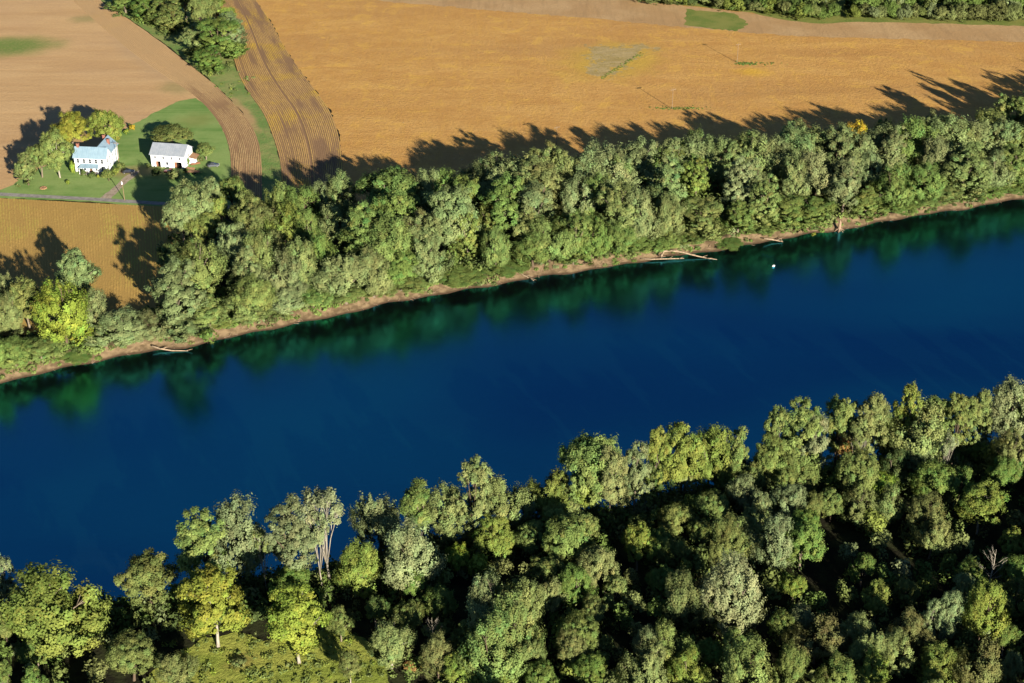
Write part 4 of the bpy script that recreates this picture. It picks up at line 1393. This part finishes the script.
# ------------------------------------------------------------------ vehicles
def car(label, cat, px, py, rz, paint, L=4.4, Wd=1.75, H=1.45, pickup=False):
    o = thing('pickup_truck' if pickup else 'parked_car', label, cat, G(px, py, ZL + .006), rz)
    hl = L / 2
    if pickup:
        prof_b = [(-hl, .45), (hl, .45), (hl, .95), (hl - 1.3, 1.05), (hl - 1.9, 1.08), (-.35, 1.08), (-.36, .78), (-hl + .12, .78), (-hl + .1, 1.08), (-hl, 1.08)]
        cab = [(hl - 1.3, 1.05), (hl - 1.95, H), (-.25, H), (-.36, 1.06)]
    else:
        prof_b = [(-hl, .45), (-hl + .3, .32), (hl - .3, .32), (hl, .45), (hl - .05, .78), (hl - 1.1, .92), (-hl + .7, .95), (-hl + .05, .85)]
        cab = [(hl - 1.15, .91), (hl - 1.85, H - .03), (-hl + 1.3, H), (-hl + .6, .94)]
    b = MB()
    b.prism(prof_b, -Wd / 2, Wd / 2, 'y')
    me = b.mesh('body')
    bo = link('body', me, paint, o)
    bv = bo.modifiers.new('bevel', 'BEVEL')
    bv.width, bv.segments = .08, 2
    t = MB()
    t.add([(x, s * (Wd / 2 - (.06 if i in (0, 3) else .24)), z) for s in (-1, 1) for i, (x, z) in enumerate(cab)],
          [(0, 1, 2, 3), (7, 6, 5, 4), (0, 4, 5, 1), (1, 5, 6, 2), (2, 6, 7, 3), (3, 7, 4, 0)])
    t.build('window', PANE, o)
    rf = MB()
    rf.box(cab[2][0] + .02, cab[1][0] - .02, -Wd / 2 + .22, Wd / 2 - .22, H - .02, H + .03)
    rf.build('roof', paint, o)
    for sx_ in (-1, 1):
        for sy in (-1, 1):
            y0, y1 = sorted((sy * (Wd / 2 - .2), sy * (Wd / 2 + .02)))
            cx = sx_ * hl * .62
            ty = MB()
            ty.prism([(cx + .33 * math.cos(a), .33 + .33 * math.sin(a)) for a in [i * math.pi / 8 for i in range(16)]], y0, y1, 'y')
            to = ty.build('wheel', RUBBER, o)
            ri = MB()
            ys = sorted((sy * (Wd / 2 + .023), sy * (Wd / 2 + .04)))
            ri.prism([(cx + .19 * math.cos(a), .33 + .19 * math.sin(a)) for a in [i * math.pi / 6 for i in range(12)]], ys[0], ys[1], 'y')
            ri.build('rim', CHROME, to)
    for sy in (-1, 1):
        q = MB()
        q.box(hl - .06, hl + .02, sy * .62 - .16, sy * .62 + .16, .6, .76)
        q.build('headlight', LAMP, o)
        q = MB()
        q.box(-hl - .02, -hl + .06, sy * .66 - .12, sy * .66 + .12, .6, .78)
        q.build('tail_light', REDL, o)
    return o


car('black parked car at the end of the gravel driveway', 'car', 128.5, 173.0, ang + R(12), BLACKP)
car('dark red pickup truck parked behind the shrubs before the barn', 'truck', 171.5, 173.4, angb + R(174), REDP, 5.2, 1.85, 1.75, True)
car('dark grey car parked on the lawn right of the barn', 'car', 213.5, 166.5, R(10), GREYP, 4.2)

# ------------------------------------------------------------------ farm-yard bits
fw = thing('flatbed_trailer', 'low brown wooden farm trailer on the lawn below the barn gable', 'trailer', G(193, 173, ZL), angb + R(2))
q = MB()
for i in range(7):
    q.box(-2.4, 2.4, -.9 + i * .26, -.9 + i * .26 + .24, .62, .70)
q.build('deck', STRAW, fw)
q = MB()
q.box(-2.3, 2.3, -.6, -.5, .48, .619)
q.box(-2.3, 2.3, .5, .6, .48, .619)
q.tube([(2.3, 0, .55), (3.6, 0, .45)], .06, 6)
q.build('chassis', RUST, fw)
for sx_ in (-1.1, 1.1):
    for sy in (-.95, .95):
        q = MB()
        q.prism([(sx_ + .3 * math.cos(a), .3 + .3 * math.sin(a)) for a in [i * math.pi / 7 for i in range(14)]], sy - .09, sy + .09, 'y')
        q.build('wheel', RUBBER, fw)


def lumber(label, px, py, rz, mat, seed, n=12):
    r_ = random.Random(seed)
    q = MB()
    for i in range(n):
        z = .08 + .13 * (i // 4)
        y = -.5 + (i % 4) * .33
        a = r_.uniform(-.12, .12)
        L = r_.uniform(1.2, 1.9)
        q.tube([(-L, y - a, z), (L, y + a, z + r_.uniform(-.02, .12))], .075, 6)
    o = q.build('lumber_pile', mat, None, False, G(px, py, ZL), rz)
    return tag(o, label, 'lumber')


lumber('rusty timber pile beside the white lean-to of the barn', 195.5, 164.0, R(30), RUST, 1)
lumber('heap of orange-brown boards against the barn gable wall', 190.5, 168.8, R(-20), STRAW, 2)


def pole(name, label, px, py, rz, h, transformer=False, cross=True):
    o = thing(name, label, 'utility pole', G(px, py, ZL), rz)
    q = MB()
    q.tube([(0, 0, -.5), (0, 0, h)], [.15, .09], 8)
    q.build('pole', WOODP, o)
    if cross:
        q = MB()
        q.box(-1.2, 1.2, -.17, -.05, h - .75, h - .60)
        ca = q.build('crossarm', WOODP, o)
        for xx in (-1.05, -.45, .45, 1.05):
            q = MB()
            q.tube([(xx, -.11, h - .599), (xx, -.11, h - .40)], [.05, .035], 6)
            q.build('insulator', CONC, ca)
    if transformer:
        q = MB()
        q.tube([(0, -.42, h - 1.5), (0, -.42, h - 1.45), (0, -.42, h - .5), (0, -.42, h - .42)], [.14, .22, .22, .12], 12)
        q.build('transformer', TRIM, o)
    return o


pole('utility_pole', 'bare wooden utility pole between the farmhouse and the lawn', 119.3, 165.0, ang, 9.2)
pole('utility_pole', 'wooden pole with a white transformer beside the driveway', 124.6, 200.2, ang, 7.6, True, False)
pole('utility_pole', 'slim brown pole among green weeds nearest the tree belt in the golden field', 672, 108.8, R(30), 8.6)
pole('utility_pole', 'slim brown pole in the golden field, farther from the river', 737, 62.5, R(30), 8.6)
pole('utility_pole', 'brown pole standing by the tree belt at the field edge', 556.5, 147.5, R(30), 8.6)


# ------------------------------------------------------------------ garden shrubs (each its own)
def shrub(label, px, py, w, h, col, rz=0.0):
    t = dict(form='b')
    i = SEEN['b'] = SEEN.get('b', -1) + 1
    cm, tm, W0, H0 = PROTO['b'][i % len(PROTO['b'])]
    p = G(px, py, ZL)
    o = thing('shrub', label, 'shrub', p, i * 1.3)
    for n_, me in (('crown', cm), ('trunk', tm)):
        c = link(n_, me, None, o)
        c.scale = (w / W0, w / W0, h / H0)
        c.color = LC[col][0] + (1,) if n_ == 'crown' else BROWNB
    return o


shrub('bright lime cone-shaped shrub at the left corner of the farmhouse', 73.2, 173.0, 2.6, 4.6, 'l')
shrub('small lime-yellow round bush on the lawn before the farmhouse', 68.3, 184.0, 1.7, 1.5, 'l')
shrub('small yellow bush at the right foot of the porch', 98.5, 178.2, 1.7, 1.5, 'a')
shrub('dark green shrub left of the farmhouse porch', 83.5, 175.3, 2.4, 2.6, 'D')
shrub('low dark hedge bush before the middle of the farmhouse porch', 92.8, 177.0, 3.2, 2.0, 'D')
shrub('small dark shrub beneath the leftmost yard trees', 27.5, 184.0, 2.6, 1.8, 'D')
shrub('dark shrub beside the black parked car', 121.5, 170.0, 3.6, 3.0, 'o')
shrub('yellow-green bush at the foot of the bare utility pole', 116.5, 173.5, 3.4, 2.4, 'Y')
shrub('bright yellow flowering bush on the edge of the tan field', 132.5, 130.0, 2.8, 2.2, 'y')
shrub('lime bush left of the yellow flowering bush', 126.5, 133.6, 2.6, 1.9, 'l')
shrub('tiny dark bush behind the yellow flowering bush', 130.0, 127.4, 1.6, 1.8, 'D')
shrub('dark green bush left of the red pickup truck', 157.5, 175.2, 4.0, 3.0, 'D')
shrub('tan and olive bush in front of the red pickup truck', 174.0, 178.5, 5.6, 3.0, 'k')
shrub('olive bush right of the open barn bay', 185.5, 172.3, 2.6, 1.9, 'o')
shrub('leafy bush against the right gable of the barn', 188.0, 165.0, 2.6, 3.0, 'g')
shrub('brown straggly bush right of the barn lean-to', 199.0, 161.5, 4.2, 2.0, 'b')
shrub('small bush at the left front corner of the barn', 148.5, 167.3, 1.8, 1.4, 'o')
shrub('lush bright green bank bush above the white fallen tree', 590, 254.5, 11.0, 4.5, 'g')
shrub('small bright yellow bush on the far mud bank', 813.5, 236.0, 2.0, 1.3, 'a')
shrub('dark round bush overhanging the far waterline near the thin fallen trunk', 207.5, 341.5, 6.0, 4.2, 'g')
shrub('rusty red-brown bush behind the yellow sycamore', 172.0, 606.0, 3.6, 3.5, 'b')
shrub('orange fern-like bush at the right edge of the meadow', 413.0, 668.0, 4.6, 2.4, 'O')
shrub('small rusty bush below the white-limbed tree', 340.0, 632.0, 3.4, 3.0, 'b')
shrub('pinkish-brown bush in the meadow left of the lime sycamore', 238.0, 664.0, 3.6, 1.2, 'k')

sg = MB()                                        # stone ring bed on the front lawn
for i in range(12):
    a = i * math.pi / 6
    sg.tube([(1.0 * math.cos(a), 1.0 * math.sin(a), 0), (1.0 * math.cos(a), 1.0 * math.sin(a), .35)], [.28, .2], 6)
sg.tube([(0, 0, 0), (0, 0, .3)], [.85, .6], 10)
tag(sg.build('stone_planter', STRAW, None, False, G(43.5, 188.3, ZL)), 'small pinkish stone bed on the roadside lawn', 'flower bed')


# ------------------------------------------------------------------ driftwood and the river
def driftwood(name, label, cat, pts, rads, mat, twigs=0, seed=1):
    r_ = random.Random(seed)
    P3 = [G(x, y, z) for x, y, z in pts]
    q = MB()
    q.tube(P3, rads, 8)
    for i in range(twigs):
        k = r_.uniform(.25, .95) * (len(P3) - 1)
        a = P3[int(k)].lerp(P3[min(int(k) + 1, len(P3) - 1)], k % 1)
        d = (P3[-1] - P3[0]).normalized() * r_.uniform(.5, 2.4) + Vector((r_.uniform(-1.2, 1.2), r_.uniform(-1.2, 1.2), r_.uniform(.2, 1.2)))
        q.tube([a, a + d * .6, a + d], [.12, .08, .03], 5)
    return tag(q.build(name, mat, None, True), label, cat)


driftwood('fallen_tree', 'long bleached fallen tree lying from the far bank into the water', 'fallen tree',
          [(661, 255.5, 1.4), (664, 251.5, 1.9), (672, 250.6, 1.7), (682, 252.2, 1.4), (697, 256, 0.6), (706, 258, .2), (717, 259.5, .05)], [.55, .36, .3, .27, .22, .16, .08], DRIFT, 7, 1)
driftwood('log', 'short pale log on the mud just below the bleached fallen tree', 'log', [(641, 258.6, .7), (652, 259.2, .6), (684, 258.4, .5)], [.16, .22, .12], DRIFT, 2, 2)
driftwood('fallen_tree', 'thin pale fallen trunk lying along the far waterline at the left', 'fallen tree',
          [(152, 346, 1.4), (160, 348.6, .7), (172, 350.6, .3), (188, 350.8, .1)], [.28, .24, .2, .1], DRIFT, 4, 3)
driftwood('log', 'brown log in the brush above the bleached fallen tree', 'log', [(640, 243, 2.8), (646, 242, 2.9), (651, 241.4, 2.9)], [.35, .32, .2], DRIFT, 1, 4)
driftwood('log', 'pale log on the mud bank, right of the bleached fallen tree', 'log', [(764, 238.5, 1.5), (772, 239.5, .8), (783, 241.8, .2)], [.2, .22, .1], DRIFT, 3, 5)
driftwood('log', 'tan branch tangle on the mud at the middle of the far bank', 'log', [(517, 271, 1.6), (524, 275.5, .9), (532, 279, .3)], [.25, .2, .1], DRIFT, 6, 6)
r_ = random.Random(77)
q = MB()
for _ in range(230):
    xx = r_.uniform(-215, 225)
    dd = r_.choice([r_.uniform(.1, 3.2), r_.gauss(1.2, .5)])
    yy = smooth_far(xx) + dd / .9
    z = ground_z(xx, yy)
    a, L = r_.gauss(.3, .7), r_.uniform(.4, 1.9)
    d = Vector((math.cos(a), math.sin(a), 0)) * L
    zz_ = ground_z(xx + d.x, yy + d.y)
    q.tube([(xx, yy, z + .05), (xx + d.x * .5, yy + d.y * .5, max(z, zz_) + r_.uniform(.05, .3)), (xx + d.x, yy + d.y, zz_ + r_.uniform(.0, .5))], [.09, .07, .03], 5)
dbr = q.build('driftwood_litter', DRIFTD)
dbr['kind'] = 'stuff'
st = thing('tree_stump', 'dark broken stump standing at the far waterline', 'stump', G(839, 229.3, .5))
q = MB()
q.tube([(0, 0, -.6), (.1, 0, 1.0), (.2, .1, 2.4), (.1, .2, 3.4)], [.8, .55, .45, .12], 8)
q.build('trunk', DRIFTD, st, True)
q = MB()
for i in range(7):
    a = i * .9
    q.tube([(0, 0, .3), (math.cos(a) * 1.0, math.sin(a) * 1.0, .1), (math.cos(a) * 1.9, math.sin(a) * 1.9, -.5)], [.25, .16, .06], 5)
q.build('root', DRIFTD, st, True)
fl = MB()
fl.tube([(-.5, 0, .02), (-.35, 0, .2), (0, 0, .28), (.35, 0, .2), (.5, 0, .02)], [.1, .28, .34, .26, .1], 10)
flo = fl.build('buoy', flat('white_float', (.8, .78, .74), .5), None, True, G(773.5, 266.5, .02), .4)
tag(flo, 'small white float on the dark water near the far bank', 'buoy')
# ------------------------------------------------------------------ labels of the trees
SPECIAL = {
    (50, 604): 'huge pale yellow-green domed tree at the left edge of the near bank',
    (212, 598): 'yellowish sycamore with a white trunk at the left edge of the meadow',
    (295, 616): 'lime-green sycamore with a short white trunk standing in the middle of the meadow',
    (325, 516): 'tall half-bare tree with white spreading limbs on the near waterline',
    (318, 530): 'pale leaning half-bare tree just left of the tall white-limbed one',
    (262, 545): 'thin grey half-bare tree left of the white-limbed pair',
    (390, 640): 'feathery khaki tree standing at the right edge of the meadow',
    (349, 662): 'small sparse olive tree with a thin pale trunk inside the meadow',
    (146, 573): 'dark olive round tree alone between the open water and the yellow sycamore',
    (991, 572): 'bare grey dead tree at the right in the near wood',
    (433, 632): 'small bare dead tree right of the feathery khaki tree by the meadow',
    (983, 501): 'yellow-green open tree with pale forked trunk at the right, second rank from the water',
    (877, 486): 'brightest lime-green tree in the right half of the near wood',
    (848, 438): 'rusty orange-tinged tree just behind the near waterline at the right',
    (732, 589): 'broad pale grey-green tree standing out deep in the near wood',
    (60, 305): 'bright lime-green tree below the golden corn field, at the far left',
    (855, 143): 'golden yellow tree glowing on the field edge of the far tree belt',
    (450, 212): 'far-bank tree with a long pale bare trunk and grey-green open crown',
    (391, 192): 'big rounded leaf-green tree jutting up just right of the furrowed strip',
    (117, 322): 'feathery pale grey-green tree on the far waterline right of the lime tree',
    (72, 129): 'wide yellowing tree behind the left end of the farmhouse',
    (105, 123): 'tall yellow-green tree directly behind the right end of the farmhouse',
    (55, 146): 'light green tree with a white trunk on the lawn left of the farmhouse',
    (39, 157): 'light green tree second from left among the yard trees',
    (25, 164): 'khaki tree leftmost in the farm yard, beside the tan field',
    (172, 133): 'low spreading olive tree behind the grey-roofed barn',
    (205, 149): 'small olive tree on the lawn right of the barn',
    (108, 174): 'small dark tree at the right front corner of the farmhouse',
}
GROUPS = {'near': 'trees of the near wood', 'far': 'trees of the far bank belt', 'hedge': 'trees of the hedgerow by the tan field', 'yard': 'trees round the farmhouse and barn'}


def zone(t):
    x, b = t['x'], t['bank']
    if b == 'near':
        for lim, s in ((130, 'far left'), (270, 'by the yellow sycamore'), (410, 'near the white-limbed tree'), (560, 'left of centre'), (680, 'just right of centre'), (800, 'right of centre'), (905, 'towards the right'), (9999, 'far right')):
            if x < lim:
                return s
    if b == 'far':
        for lim, s in ((130, 'below the corn field'), (225, 'below the barn lawn'), (345, 'below the furrowed strips'), (430, 'right of the furrows'), (515, 'left of centre'), (640, 'left of bleached log'), (745, 'behind bleached log'), (842, 'left of yellow tree'), (930, 'right of yellow tree'), (9999, 'far right')):
            if x < lim:
                return s
    return 'by the tan field'


def rank(t):
    p, b = t['p'], t['bank']
    if b == 'near':
        d = smooth_near(p.x) - p.y
        if t['y'] > 650:
            return "along the photo's bottom edge"
        return 'on the near waterline' if d < 22 else ('behind the near waterline' if d < 45 else 'deep in the near wood')
    if b == 'far':
        d = p.y - smooth_far(p.x)
        return 'in far waterline row' if d < 17 else ('in far middle row' if d < 38 else 'in far field-edge row')
    return 'in the hedgerow'


def size(t):
    lo, hi = {'near': (25, 36), 'far': (27, 37), 'hedge': (25, 33), 'yard': (20, 40)}[t['bank']]
    return 'small' if t['w'] < lo else ('broad' if t['w'] > hi else 'mid-sized')


ORD = ['', 'second', 'third', 'fourth', 'fifth', 'sixth', 'seventh', 'eighth']
keys = {}
for t in TREES:
    t['obj']['group'] = GROUPS[t['bank']]
    k = (int(t['x']), int(t['y']))
    if k in SPECIAL:
        t['obj']['label'] = SPECIAL[k]
        continue
    keys.setdefault((size(t), LC[t['col']][1], rank(t), zone(t)), []).append(t)
for (sz, colr, rk, zn), ts in keys.items():
    ts.sort(key=lambda t: t['x'])
    n = len(ts)
    for i, t in enumerate(ts):
        if n == 1:
            s = '%s %s tree %s, %s' % (sz, colr, rk, zn)
        elif n == 2:
            s = '%s of two %s %s trees %s, %s' % (('left', 'right')[i], sz, colr, rk, zn)
        else:
            o_ = 'leftmost of' if i == 0 else ('rightmost of' if i == n - 1 else ('middle one of' if n == 3 else ORD[i] + ' from left among'))
            s = '%s %s %s trees %s, %s' % (o_, sz, colr, rk, zn)
        t['obj']['label'] = s
        if len(s.split()) > 16:
            print('LONG', s)
allv = [o['label'] for o in S.objects if o.parent is None and o.get('label')]
print('LABELS', len(allv), len(set(allv)), [a for a in set(allv) if allv.count(a) > 1])
